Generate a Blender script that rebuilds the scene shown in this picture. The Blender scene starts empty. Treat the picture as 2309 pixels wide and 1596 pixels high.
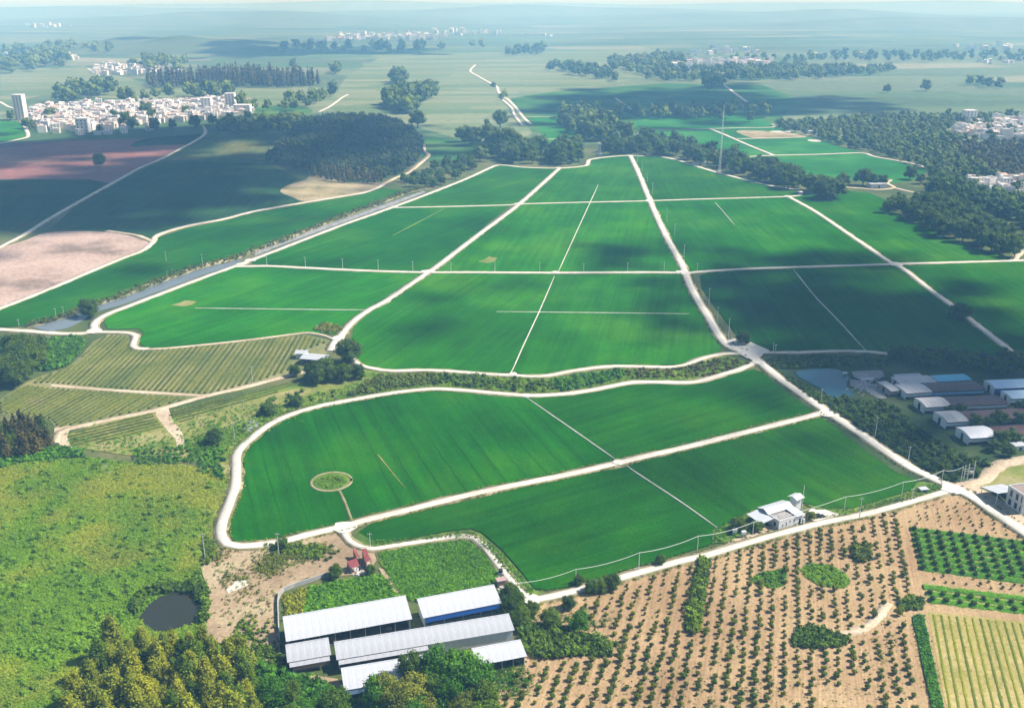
import bpy, bmesh, math, random
import numpy as np
from mathutils import Vector, Matrix, noise as mnoise

# ------------------------------------------------------------------ camera
SC = bpy.context.scene
COL = SC.collection
CAM_H, FPX, CX, CY = 175.0, 2200.0, 1154.5, 798.0
PITCH = math.atan((CY + 9.0) / FPX)            # the horizon lies just above the frame
cam_d = bpy.data.cameras.new("camera")
cam = bpy.data.objects.new("camera", cam_d)
COL.objects.link(cam)
cam.location = (0, 0, CAM_H)
cam.rotation_euler = (math.radians(90) - PITCH, 0, 0)
cam_d.sensor_width = 36.0
cam_d.lens = 36.0 * FPX / 2309.0
cam_d.clip_start = 1.0
cam_d.clip_end = 200000.0
SC.camera = cam

# ------------------------------------------------------------------ sky, sun, exposure
SUN = Vector((0.66, 0.10, 0.74)).normalized()   # direction towards the sun
world = bpy.data.worlds.new("World")
SC.world = world
world.use_nodes = True
wn = world.node_tree.nodes
bg = wn["Background"]
sky_t = wn.new("ShaderNodeTexSky")
sky_t.sky_type = 'NISHITA'
sky_t.sun_disc = False
sky_t.sun_elevation = math.asin(SUN.z)
sky_t.sun_rotation = math.atan2(SUN.x, SUN.y)
sky_t.air_density = 1.0
sky_t.dust_density = 0.8
sky_t.ozone_density = 2.0
world.node_tree.links.new(sky_t.outputs[0], bg.inputs[0])
bg.inputs[1].default_value = 0.07
sun_d = bpy.data.lights.new("sun", 'SUN')
sun_d.energy = 5.0
sun_d.angle = math.radians(0.6)
sun_d.color = (1.0, 0.975, 0.935)
sun = bpy.data.objects.new("sun", sun_d)
COL.objects.link(sun)
sun.rotation_euler = (-SUN).to_track_quat('-Z', 'Y').to_euler()
SC.view_settings.view_transform = 'Standard'
SC.view_settings.look = 'None'
SC.view_settings.gamma = 1.0
SC.view_settings.use_curve_mapping = False
SC.view_settings.exposure = 0.63
SC.cycles.use_denoising = True
SC.cycles.max_bounces = 6
SC.cycles.diffuse_bounces = 2
SC.cycles.glossy_bounces = 2
SC.cycles.transmission_bounces = 2
SC.cycles.volume_bounces = 2
SC.cycles.transparent_max_bounces = 12
SC.cycles.caustics_reflective = False
SC.cycles.caustics_refractive = False

# ------------------------------------------------------------------ plan: survey coordinates to metres on the ground
_cp, _sp = math.cos(PITCH), math.sin(PITCH)
def G(u, v, z=0.0):
    x, f, up = u - CX, FPX, CY - v
    dy, dz = f * _cp + up * _sp, -f * _sp + up * _cp
    t = (z - CAM_H) / min(dz, -0.5)
    return Vector((x * t, dy * t, z))
def GP(pts, z=0.0):
    return [G(u, v, z) for u, v in pts]
def gdir(a, b):
    d = G(*b) - G(*a)
    return math.atan2(d.y, d.x)

rng = np.random.default_rng(7)
random.seed(7)

# ------------------------------------------------------------------ materials
MATS = {}
def new_mat(name):
    m = bpy.data.materials.new(name)
    m.use_nodes = True
    nt = m.node_tree
    return m, nt.nodes, nt.links, nt.nodes["Principled BSDF"]
def _pos(n, l, scale=(1, 1, 1), rot=0.0, obj=False):
    if obj:
        src = n.new("ShaderNodeTexCoord").outputs["Object"]
    else:
        src = n.new("ShaderNodeNewGeometry").outputs["Position"]
    if rot:
        r = n.new("ShaderNodeVectorRotate"); r.rotation_type = 'Z_AXIS'
        r.inputs["Angle"].default_value = -rot
        l.new(src, r.inputs["Vector"]); src = r.outputs[0]
    mp = n.new("ShaderNodeVectorMath"); mp.operation = 'MULTIPLY'
    mp.inputs[1].default_value = scale
    l.new(src, mp.inputs[0])
    return mp.outputs[0]
def _noise(n, l, vec, scale, detail=3.0, rough=0.55):
    t = n.new("ShaderNodeTexNoise")
    t.inputs["Scale"].default_value = scale
    t.inputs["Detail"].default_value = detail
    t.inputs["Roughness"].default_value = rough
    l.new(vec, t.inputs["Vector"])
    return t.outputs["Fac"]
def _ramp(n, l, fac, stops):
    r = n.new("ShaderNodeValToRGB")
    e = r.color_ramp.elements
    while len(e) < len(stops):
        e.new(0.5)
    for k, (p, c) in enumerate(stops):
        e[k].position = p
        e[k].color = (c[0], c[1], c[2], 1)
    l.new(fac, r.inputs[0])
    return r.outputs[0]
def _mix(n, l, fac, a, b, mode='MIX'):
    m = n.new("ShaderNodeMix"); m.data_type = 'RGBA'; m.blend_type = mode
    for k, v in ((0, fac), (6, a), (7, b)):
        if hasattr(v, "links"):
            l.new(v, m.inputs[k])
        elif k == 0:
            m.inputs[k].default_value = v
        else:
            m.inputs[k].default_value = (v[0], v[1], v[2], 1)
    return m.outputs[2]
def _math(n, l, op, a, b=None):
    m = n.new("ShaderNodeMath"); m.operation = op
    for k, v in ((0, a), (1, b)):
        if v is None: continue
        if hasattr(v, "links"): l.new(v, m.inputs[k])
        else: m.inputs[k].default_value = v
    return m.outputs[0]
def _bump(n, l, p, h, strength=0.4, dist=0.3):
    b = n.new("ShaderNodeBump")
    b.inputs["Strength"].default_value = strength
    b.inputs["Distance"].default_value = dist
    l.new(h, b.inputs["Height"])
    l.new(b.outputs[0], p.inputs["Normal"])
def mul(c, k):
    return tuple(x * k for x in c)

def mat_soil(name, cols, big=0.02, fine=0.6, rough=0.9, bump=0.35, obj=False):
    """cols: list of 3 colours blended by two scales of noise"""
    if name in MATS: return MATS[name]
    m, n, l, p = new_mat(name)
    v = _pos(n, l, obj=obj)
    a = _noise(n, l, v, big, 4.0, 0.6)
    f = _noise(n, l, v, fine, 4.0, 0.65)
    c1 = _ramp(n, l, a, [(0.36, cols[0]), (0.5, cols[1]), (0.64, cols[2])])
    k = _ramp(n, l, f, [(0.3, (0.72,) * 3), (0.7, (1.22,) * 3)])
    l.new(_mix(n, l, 1.0, c1, k, 'MULTIPLY'), p.inputs["Base Color"])
    p.inputs["Roughness"].default_value = rough
    p.inputs["Specular IOR Level"].default_value = 0.15
    _bump(n, l, p, f, bump, 0.25)
    MATS[name] = m
    return m
def mat_road(name, cols, weed=0.35, bands=True):
    """worn pale concrete: dusty edges, two wheel bands, a weedy or stained middle, patches"""
    m, n, l, p = new_mat(name)
    v = _pos(n, l)
    a = _noise(n, l, v, 0.06, 4.0, 0.65); f = _noise(n, l, v, 0.9, 4.0, 0.7)
    c = _ramp(n, l, a, [(0.34, cols[0]), (0.5, cols[1]), (0.66, cols[2])])
    at = n.new("ShaderNodeAttribute"); at.attribute_name = "across"
    x = _math(n, l, 'ABSOLUTE', at.outputs["Fac"])
    x = _math(n, l, 'ADD', x, _math(n, l, 'MULTIPLY', _math(n, l, 'SUBTRACT', f, 0.5), 0.45))
    band = _ramp(n, l, x, [(0.0, (0.86, 0.84, 0.80)), (0.28, (0.97, 0.97, 0.96)), (0.5, (1.06, 1.06, 1.06)), (0.78, (0.95, 0.93, 0.88)), (1.0, (0.70, 0.66, 0.55))])
    if bands: c = _mix(n, l, 1.0, c, band, 'MULTIPLY')
    st = _ramp(n, l, _noise(n, l, v, 0.22, 5.0, 0.7), [(0.58, (0, 0, 0)), (0.72, (weed,) * 3)])
    c = _mix(n, l, st, c, (0.34, 0.29, 0.20))
    c = _mix(n, l, 1.0, c, _ramp(n, l, f, [(0.3, (0.86,) * 3), (0.7, (1.08,) * 3)]), 'MULTIPLY')
    l.new(c, p.inputs["Base Color"]); p.inputs["Roughness"].default_value = 0.85
    p.inputs["Specular IOR Level"].default_value = 0.1
    MATS[name] = m
    return m
def mat_plain(name, col, rough=0.7, var=0.12, scale=0.8, metal=0.0, obj=True):
    if name in MATS: return MATS[name]
    m, n, l, p = new_mat(name)
    v = _pos(n, l, obj=obj)
    f = _noise(n, l, v, scale, 4.0, 0.6)
    l.new(_ramp(n, l, f, [(0.25, mul(col, 1 - var * 1.6)), (0.75, mul(col, 1 + var))]), p.inputs["Base Color"])
    p.inputs["Roughness"].default_value = rough
    p.inputs["Metallic"].default_value = metal
    p.inputs["Specular IOR Level"].default_value = 0.3
    MATS[name] = m
    return m
def mat_crop(name, ang, col, period=9.0, line=0.0, dry=0.10, streak=0.22):
    """a dense short crop: mown-looking green with drilling streaks and tramlines along ang"""
    m, n, l, p = new_mat(name)
    v = _pos(n, l)
    vr = _pos(n, l, (0.012, 0.30, 1.0), ang)
    big = _noise(n, l, v, 0.011, 4.0, 0.6)
    st = _noise(n, l, vr, 1.0, 3.0, 0.6)
    fn = _noise(n, l, v, 0.9, 4.0, 0.7)
    dark, mid, lite = mul(col, 0.62), col, (col[0] * 2.0 + 0.008, col[1] * 1.3, col[2] * 1.2)
    c = _ramp(n, l, big, [(0.30, dark), (0.5, mid), (0.68, lite)])
    med = _noise(n, l, _pos(n, l, (0.03, 0.06, 1.0), ang), 1.0, 3.0, 0.6)
    c = _mix(n, l, 1.0, c, _ramp(n, l, med, [(0.3, (0.8, 0.84, 0.9)), (0.7, (1.2, 1.12, 1.0))]), 'MULTIPLY')
    k = _ramp(n, l, st, [(0.3, (1 - streak,) * 3), (0.7, (1 + streak * 0.7,) * 3)])
    c = _mix(n, l, 1.0, c, k, 'MULTIPLY')
    k2 = _ramp(n, l, fn, [(0.25, (0.68,) * 3), (0.75, (1.3,) * 3)])
    c = _mix(n, l, 1.0, c, k2, 'MULTIPLY')
    if dry:
        d = _noise(n, l, v, 0.028, 5.0, 0.7)
        df = _ramp(n, l, d, [(0.64, (0, 0, 0)), (0.78, (dry * 3,) * 3)])
        c = _mix(n, l, df, c, (0.085, 0.17, 0.022))
    if line:
        vl = _pos(n, l, (1, 1, 1), ang)
        sp = n.new("ShaderNodeSeparateXYZ"); l.new(vl, sp.inputs[0])
        wob = _math(n, l, 'MULTIPLY', _noise(n, l, v, 0.03, 2.0), 3.0)
        y = _math(n, l, 'ADD', sp.outputs[1], wob)
        fr = _math(n, l, 'FRACT', _math(n, l, 'DIVIDE', y, period))
        ds = _math(n, l, 'ABSOLUTE', _math(n, l, 'SUBTRACT', fr, 0.5))
        lf = _ramp(n, l, ds, [(0.0, (line,) * 3), (0.07, (0, 0, 0))])
        patch = _ramp(n, l, _noise(n, l, v, 0.02, 3.0), [(0.35, (0.25,) * 3), (0.6, (1, 1, 1))])
        c = _mix(n, l, _mix(n, l, 1.0, lf, patch, 'MULTIPLY'), c, mul(col, 0.42))
    l.new(c, p.inputs["Base Color"])
    p.inputs["Roughness"].default_value = 0.85
    p.inputs["Specular IOR Level"].default_value = 0.0
    _bump(n, l, p, fn, 0.5, 0.3)
    MATS[name] = m
    return m
def mat_leaf(name, dark, lite, trans=0.25, dark2=None, lite2=None):
    """foliage; varies by leaf (attribute rnd), by plant (object random)"""
    warm = lambda c: (c[0] * 1.12, c[1] * 1.06, c[2] * 0.6)
    dark, lite = warm(dark), warm(lite)
    m, n, l, p = new_mat(name)
    at = n.new("ShaderNodeAttribute"); at.attribute_name = "rnd"
    oi = n.new("ShaderNodeObjectInfo")
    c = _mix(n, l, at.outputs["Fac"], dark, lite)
    if dark2:
        tn = n.new("ShaderNodeAttribute"); tn.attribute_name = "tone"
        c = _mix(n, l, tn.outputs["Fac"], c, _mix(n, l, at.outputs["Fac"], dark2, lite2))
    k = _ramp(n, l, oi.outputs["Random"], [(0.0, (0.72, 0.78, 0.75)), (0.5, (1, 1, 1)), (1.0, (1.32, 1.2, 0.95))])
    c = _mix(n, l, 1.0, c, k, 'MULTIPLY')
    v = _pos(n, l)
    big = _noise(n, l, v, 0.035, 3.0, 0.6)
    k2 = _ramp(n, l, big, [(0.3, (0.8, 0.85, 0.9)), (0.7, (1.22, 1.15, 1.0))])
    c = _mix(n, l, 1.0, c, k2, 'MULTIPLY')
    l.new(c, p.inputs["Base Color"])
    p.inputs["Roughness"].default_value = 0.65
    p.inputs["Specular IOR Level"].default_value = 0.12
    if trans:
        tr = n.new("ShaderNodeBsdfTranslucent"); l.new(c, tr.inputs[0])
        mx = n.new("ShaderNodeMixShader"); mx.inputs[0].default_value = trans
        l.new(p.outputs[0], mx.inputs[1]); l.new(tr.outputs[0], mx.inputs[2])
        l.new(mx.outputs[0], n["Material Output"].inputs[0])
    MATS[name] = m
    return m
def mat_water(name, col, rough=0.06):
    m, n, l, p = new_mat(name)
    p.inputs["Base Color"].default_value = (*col, 1)
    p.inputs["Roughness"].default_value = rough
    p.inputs["IOR"].default_value = 1.33
    p.inputs["Specular IOR Level"].default_value = 0.6
    v = _pos(n, l)
    _bump(n, l, p, _noise(n, l, v, 0.6, 3.0), 0.06, 0.1)
    MATS[name] = m
    return m
def mat_metal_roof(name, col, streak=0.25, along_x=True):
    if name in MATS: return MATS[name]
    m, n, l, p = new_mat(name)
    v = _pos(n, l, (1.6, 0.05, 0.05), obj=True)
    st = _noise(n, l, v, 1.0, 4.0, 0.7)
    v2 = _pos(n, l, obj=True)
    bl = _noise(n, l, v2, 0.18, 4.0, 0.6)
    c = _ramp(n, l, st, [(0.3, mul(col, 1 - streak)), (0.65, col)])
    k = _ramp(n, l, bl, [(0.35, (1 - streak * 0.7,) * 3), (0.55, (1, 1, 1))])
    rs = _ramp(n, l, _noise(n, l, _pos(n, l, (0.9, 0.12, 0.12), obj=True), 1.0, 5.0, 0.7), [(0.60, (0, 0, 0)), (0.74, (min(0.6, streak * 2.0),) * 3)])
    c = _mix(n, l, rs, c, (0.30, 0.24, 0.19))
    l.new(_mix(n, l, 1.0, c, k, 'MULTIPLY'), p.inputs["Base Color"])
    p.inputs["Roughness"].default_value = 0.5
    p.inputs["Specular IOR Level"].default_value = 0.35
    MATS[name] = m
    return m

# ------------------------------------------------------------------ object helpers
def link(name, me, mats=(), parent=None, kind=None, label=None, cat=None, group=None):
    o = bpy.data.objects.new(name, me)
    COL.objects.link(o)
    if me is not None:
        if not me.materials:
            for m in (mats if isinstance(mats, (list, tuple)) else [mats]):
                me.materials.append(m)
    if parent is not None: o.parent = parent
    tag(o, label, cat, group, kind)
    return o
def tag(o, label=None, cat=None, group=None, kind=None):
    if label: o["label"] = label
    if cat: o["category"] = cat
    if group: o["group"] = group
    if kind: o["kind"] = kind
    return o
def empty(name, loc, rz=0.0, label=None, cat=None, group=None):
    o = bpy.data.objects.new(name, None)
    COL.objects.link(o)
    o.location = loc
    o.rotation_euler = (0, 0, rz)
    o.empty_display_size = 0.5
    return tag(o, label, cat, group)
def mesh_np(name, V, F, rnd=None, mi=None):
    """V (n,3); F list of equal-length index rows or list of lists"""
    me = bpy.data.meshes.new(name)
    V = np.asarray(V, dtype=np.float32)
    if isinstance(F, np.ndarray):
        nf, k = F.shape
        me.vertices.add(len(V)); me.vertices.foreach_set("co", V.ravel())
        me.loops.add(nf * k); me.loops.foreach_set("vertex_index", F.astype(np.int32).ravel())
        me.polygons.add(nf)
        me.polygons.foreach_set("loop_start", np.arange(0, nf * k, k, dtype=np.int32))
        me.update(calc_edges=True)
    else:
        me.from_pydata([tuple(map(float, v)) for v in V], [], F)
        me.update()
    if rnd is not None:
        a = me.attributes.new("rnd", 'FLOAT', 'FACE')
        a.data.foreach_set("value", np.asarray(rnd, dtype=np.float32))
    if mi is not None:
        me.polygons.foreach_set("material_index", np.asarray(mi, dtype=np.int32))
    return me
class MB:
    """collects boxes, prisms and tubes into one mesh"""
    def __init__(self): self.v, self.f = [], []
    def add(self, vs, fs):
        k = len(self.v); self.v += [tuple(x) for x in vs]; self.f += [[i + k for i in f] for f in fs]; return self
    def box(self, x0, x1, y0, y1, z0, z1):
        vs = [(x, y, z) for z in (z0, z1) for x, y in ((x0, y0), (x1, y0), (x1, y1), (x0, y1))]
        return self.add(vs, [[3, 2, 1, 0], [4, 5, 6, 7], [0, 1, 5, 4], [1, 2, 6, 5], [2, 3, 7, 6], [3, 0, 4, 7]])
    def hexa(self, lo, hi):
        """two quads (lower, upper), matching order"""
        return self.add(list(lo) + list(hi), [[3, 2, 1, 0], [4, 5, 6, 7], [0, 1, 5, 4], [1, 2, 6, 5], [2, 3, 7, 6], [3, 0, 4, 7]])
    def tube(self, pts, r0, r1=None, n=6):
        pts = [Vector(p) for p in pts]; r1 = r0 if r1 is None else r1
        vs, m = [], len(pts)
        for i, p in enumerate(pts):
            t = (pts[min(i + 1, m - 1)] - pts[max(i - 1, 0)]).normalized()
            a = t.orthogonal().normalized(); b = t.cross(a)
            r = r0 + (r1 - r0) * i / max(1, m - 1)
            vs += [p + (a * math.cos(2 * math.pi * k / n) + b * math.sin(2 * math.pi * k / n)) * r for k in range(n)]
        fs = [[i * n + k, i * n + (k + 1) % n, (i + 1) * n + (k + 1) % n, (i + 1) * n + k] for i in range(m - 1) for k in range(n)]
        fs += [list(range(n))[::-1], [(m - 1) * n + k for k in range(n)]]
        return self.add(vs, fs)
    def mesh(self, name):
        me = bpy.data.meshes.new(name); me.from_pydata(self.v, [], self.f); me.update(); return me
    def build(self, name, mat, parent=None, **kw):
        return link(name, self.mesh(name), mat, parent, **kw)

def smooth(pts, step=4.0, closed=False):
    """Catmull-Rom through ground points"""
    P = [Vector((p[0], p[1], 0)) for p in pts]; out = []
    n = len(P)
    segs = n if closed else n - 1
    for i in range(segs):
        p0 = P[(i - 1) % n] if closed or i > 0 else P[0] * 2 - P[1]
        p1, p2 = P[i % n], P[(i + 1) % n]
        p3 = P[(i + 2) % n] if closed or i + 2 < n else p2 * 2 - p1
        d = (p2 - p1).length
        k = max(1, min(40, int(d / step)))
        # centripetal-ish: damp tangents by neighbouring lengths so sharp corners do not overshoot
        t1 = (p2 - p0) * 0.5; t2 = (p3 - p1) * 0.5
        t1 *= min(1, d / max(1e-3, t1.length)); t2 *= min(1, d / max(1e-3, t2.length))
        for j in range(k):
            t = j / k; t_2 = t * t; t_3 = t_2 * t
            out.append(p1 * (2 * t_3 - 3 * t_2 + 1) + t1 * (t_3 - 2 * t_2 + t) + p2 * (-2 * t_3 + 3 * t_2) + t2 * (t_3 - t_2))
    if not closed: out.append(P[-1])
    return out
def ribbon_mesh(name, pts, width, z, jit=0.08, z0=0.0, step=4.0, taper=False, wmul=None):
    c = smooth(pts, step)
    V, F = [], []
    n = len(c)
    for i, p in enumerate(c):
        t = (c[min(i + 1, n - 1)] - c[max(i - 1, 0)])
        t = t.normalized() if t.length > 1e-6 else Vector((1, 0, 0))
        s = Vector((-t.y, t.x, 0))
        w = width * 0.5 * (wmul(i / max(1, n - 1)) if wmul else 1.0)
        if taper: w *= min(1.0, 0.3 + 6 * min(i, n - 1 - i) / n)
        a = w * (1 + jit * random.uniform(-1, 1)); b = w * (1 + jit * random.uniform(-1, 1))
        L, R = p + s * a, p - s * b
        V += [(L.x, L.y, z), (R.x, R.y, z), (L.x + s.x * .1, L.y + s.y * .1, z0), (R.x - s.x * .1, R.y - s.y * .1, z0)]
    for i in range(n - 1):
        a, b = 4 * i, 4 * i + 4
        F += [[a, a + 1, b + 1, b], [a + 2, a, b, b + 2], [a + 1, a + 3, b + 3, b + 1]]
    me = mesh_np(name, V, np.array(F))
    me.attributes.new("across", 'FLOAT', 'POINT').data.foreach_set("value", np.tile(np.array([-1, 1, -1, 1], dtype=np.float32), n))
    return me
def poly_mesh(name, gp, z, z0=0.0, jit=0.0, step=6.0, round_=False):
    """filled ground polygon with a skirt"""
    if round_:
        P = smooth(gp, step, True)
    else:
        P = []
        for i, p in enumerate(gp):
            q = gp[(i + 1) % len(gp)]
            a, b = Vector((p[0], p[1], 0)), Vector((q[0], q[1], 0))
            k = max(1, min(30, int((b - a).length / step)))
            P += [a.lerp(b, j / k) for j in range(k)]
    if jit:
        P = [p + Vector((random.uniform(-jit, jit), random.uniform(-jit, jit), 0)) for p in P]
    bm = bmesh.new()
    vs = [bm.verts.new((p.x, p.y, z)) for p in P]
    f = bm.faces.new(vs)
    bm.normal_update()
    if f.normal.z < 0:
        f.normal_flip()
    lo = [bm.verts.new((p.x, p.y, z0)) for p in P]
    n = len(P)
    for i in range(n):
        bm.faces.new((vs[i], vs[(i + 1) % n], lo[(i + 1) % n], lo[i]))
    bmesh.ops.triangulate(bm, faces=[f], ngon_method='EAR_CLIP')
    me = bpy.data.meshes.new(name)
    bm.to_mesh(me); bm.free()
    return me
def in_poly(P, xy):
    P = np.array([(p[0], p[1]) for p in P]); x, y = xy[:, 0], xy[:, 1]
    ins = np.zeros(len(xy), bool); j = len(P) - 1
    for i in range(len(P)):
        xi, yi, xj, yj = *P[i], *P[j]
        c = ((yi > y) != (yj > y)) & (x < (xj - xi) * (y - yi) / (yj - yi + 1e-12) + xi)
        ins ^= c; j = i
    return ins
def fill_points(gp, spacing, jitter=0.4, ang=0.0):
    """jittered grid inside a ground polygon"""
    P = np.array([(p[0], p[1]) for p in gp]); c, s = math.cos(ang), math.sin(ang)
    R = np.array([[c, s], [-s, c]])
    Q = P @ R.T
    lo, hi = Q.min(0), Q.max(0)
    sx, sy = spacing if isinstance(spacing, (tuple, list)) else (spacing, spacing)
    gx, gy = np.meshgrid(np.arange(lo[0], hi[0], sx), np.arange(lo[1], hi[1], sy))
    q = np.stack([gx.ravel(), gy.ravel()], 1)
    q += rng.uniform(-jitter, jitter, q.shape) * np.array([sx, sy])
    xy = q @ R
    return xy[in_poly(P, xy)]

# ------------------------------------------------------------------ plants: templates
def ico(sub):
    bm = bmesh.new(); bmesh.ops.create_icosphere(bm, subdivisions=sub, radius=1.0)
    V = np.array([v.co[:] for v in bm.verts]); F = np.array([[v.index for v in f.verts] for f in bm.faces]); bm.free()
    return V, F
ICO0, ICO1 = ico(1), ico(2)
def crown_arrays(r, lobes, nleaf, leaf, core=ICO0, core_k=0.86, spread=0.14, up=0.25, quads=False, corernd=0.12):
    """lobes: (x,y,z,rx,rz). Returns V,F(tri),rnd"""
    Vs, Fs, Rs, k = [], [], [], 0
    tot = sum(l[3] ** 2 for l in lobes)
    for (x, y, z, rx, rz) in lobes:
        cv, cf = core
        d = cv * (1 + r.uniform(-0.16, 0.16, (len(cv), 1)))
        v = d * np.array([rx, rx, rz]) * core_k + np.array([x, y, z])
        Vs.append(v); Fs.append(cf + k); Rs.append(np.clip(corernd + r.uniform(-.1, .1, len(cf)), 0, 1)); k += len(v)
        m = max(4, int(nleaf * rx * rx / tot))
        dr = r.normal(size=(m, 3)); dr[:, 2] = np.abs(dr[:, 2]) * 1.0 - 0.35 * (r.random(m) < 0.5)
        dr /= np.linalg.norm(dr, axis=1, keepdims=True)
        p = dr * np.array([rx, rx, rz]) * (1 + r.normal(0, spread, (m, 1))) + np.array([x, y, z])
        nrm = dr + r.normal(0, 0.55, (m, 3)) + np.array([0, 0, up]); nrm /= np.linalg.norm(nrm, axis=1, keepdims=True)
        a = np.cross(nrm, r.normal(size=(m, 3))); a /= np.linalg.norm(a, axis=1, keepdims=True) + 1e-9
        b = np.cross(nrm, a)
        s = leaf * r.uniform(0.6, 1.35, (m, 1))
        if quads:
            pts = np.stack([p - a * s - b * s * .6, p + a * s - b * s * .7, p + a * s * .8 + b * s * .7, p - a * s * .9 + b * s * .6], 1)
            Vs.append(pts.reshape(-1, 3)); i = np.arange(m)[:, None] * 4 + k
            Fs.append(np.concatenate([i + np.array([0, 1, 2]), i + np.array([0, 2, 3])], 0))
            q = np.clip(r.normal(0.55, 0.25, m), 0, 1); Rs.append(np.concatenate([q, q])); k += 4 * m
        else:
            pts = np.stack([p - a * s - b * s * .6, p + a * s - b * s * .6, p + b * s * 1.1], 1)
            Vs.append(pts.reshape(-1, 3)); Fs.append(np.arange(m)[:, None] * 3 + k + np.array([0, 1, 2]))
            Rs.append(np.clip(r.normal(0.55, 0.25, m), 0, 1)); k += 3 * m
    return np.concatenate(Vs), np.concatenate(Fs), np.concatenate(Rs)
def lobes_broad(r, n, rad=0.42, z0=0.24, z1=0.84):
    out = [(0, 0, 0.60, 0.30, 0.30), (0, 0, 0.36, 0.33, 0.24)]
    for i in range(n):
        a = 2.4 * i + r.uniform(-.4, .4); z = z0 + (z1 - z0) * (i + .5) / n + r.uniform(-.05, .05)
        d = r.uniform(0.5, 0.8) * rad * (1.15 - 0.75 * max(0, z - .5))
        q = r.uniform(0.15, 0.25) * (1.05 - 0.4 * (z - z0))
        out.append((d * math.cos(a), d * math.sin(a), z, q, q * r.uniform(.75, 1.0)))
    return out
def lobes_tall(r, n):
    out = []
    for i in range(n):
        t = (i + .5) / n; a = r.uniform(0, 6.28); d = r.uniform(0.02, 0.13) * (1.1 - .6 * t)
        q = ((0.17 if n < 8 else 0.125) - 0.07 * t) * r.uniform(.85, 1.25)
        out.append((d * math.cos(a), d * math.sin(a), 0.2 + 0.72 * t, q, q * 1.5))
    return out
def lobes_spire(r, n):
    out = []
    for i in range(n):
        t = (i + .5) / n; a = r.uniform(0, 6.28); d = r.uniform(0.0, 0.04)
        q = (0.15 - 0.125 * t) * r.uniform(.9, 1.2)
        out.append((d * math.cos(a), d * math.sin(a), 0.14 + 0.8 * t, q, q * 1.5))
    return out
def lobes_bush(r, n):
    out = [(0, 0, 0.48, 0.42, 0.42)]
    for i in range(n):
        a = 2 * math.pi * i / n + r.uniform(-.5, .5); d = r.uniform(.15, .30); q = r.uniform(.18, .28)
        out.append((d * math.cos(a), d * math.sin(a), r.uniform(.3, .72), q, q))
    return out
TPL = {}
def make_tpl(key, n, fn):
    """n variants of (V,F,rnd) plus mesh"""
    r = np.random.default_rng(abs(hash(key)) % 1000 if False else sum(map(ord, key)))
    out = []
    for i in range(n):
        V, F, R = fn(r)
        out.append((V, F, R, mesh_np(key + "_crown", V, F, R)))
    TPL[key] = out
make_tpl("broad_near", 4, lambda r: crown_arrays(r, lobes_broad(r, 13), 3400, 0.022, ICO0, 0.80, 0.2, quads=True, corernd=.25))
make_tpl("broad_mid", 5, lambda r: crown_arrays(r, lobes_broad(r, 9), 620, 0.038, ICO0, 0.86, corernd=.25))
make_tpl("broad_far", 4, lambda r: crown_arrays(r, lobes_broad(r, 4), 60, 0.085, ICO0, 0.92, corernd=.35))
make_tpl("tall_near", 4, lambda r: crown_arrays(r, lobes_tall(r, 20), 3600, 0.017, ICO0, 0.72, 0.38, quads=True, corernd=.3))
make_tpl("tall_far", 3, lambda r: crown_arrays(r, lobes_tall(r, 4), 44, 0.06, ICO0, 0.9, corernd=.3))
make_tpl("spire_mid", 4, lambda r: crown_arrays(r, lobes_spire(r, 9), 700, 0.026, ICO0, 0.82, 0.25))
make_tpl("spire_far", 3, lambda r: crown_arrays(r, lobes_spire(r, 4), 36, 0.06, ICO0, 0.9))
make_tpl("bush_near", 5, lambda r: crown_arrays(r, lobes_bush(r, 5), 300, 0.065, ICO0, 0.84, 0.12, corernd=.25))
make_tpl("bush_low", 4, lambda r: crown_arrays(r, lobes_bush(r, 2), 34, 0.15, ICO0, 0.88, 0.12))
make_tpl("clump", 5, lambda r: crown_arrays(r, [(0, 0, .35, .5, .42)], 22, 0.20, ICO0, 0.78, 0.2, up=0.6, corernd=.3))
make_tpl("mat", 6, lambda r: crown_arrays(r, [(0, 0, .12, .55, .30)], 17, 0.20, (ICO0[0], ICO0[1][:1]), 0.2, 0.3, up=1.3))
make_tpl("tuft", 4, lambda r: crown_arrays(r, [(0, 0, .2, .5, .34)], 9, 0.24, (ICO0[0], ICO0[1][:1]), 0.3, 0.25, up=0.6))

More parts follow.
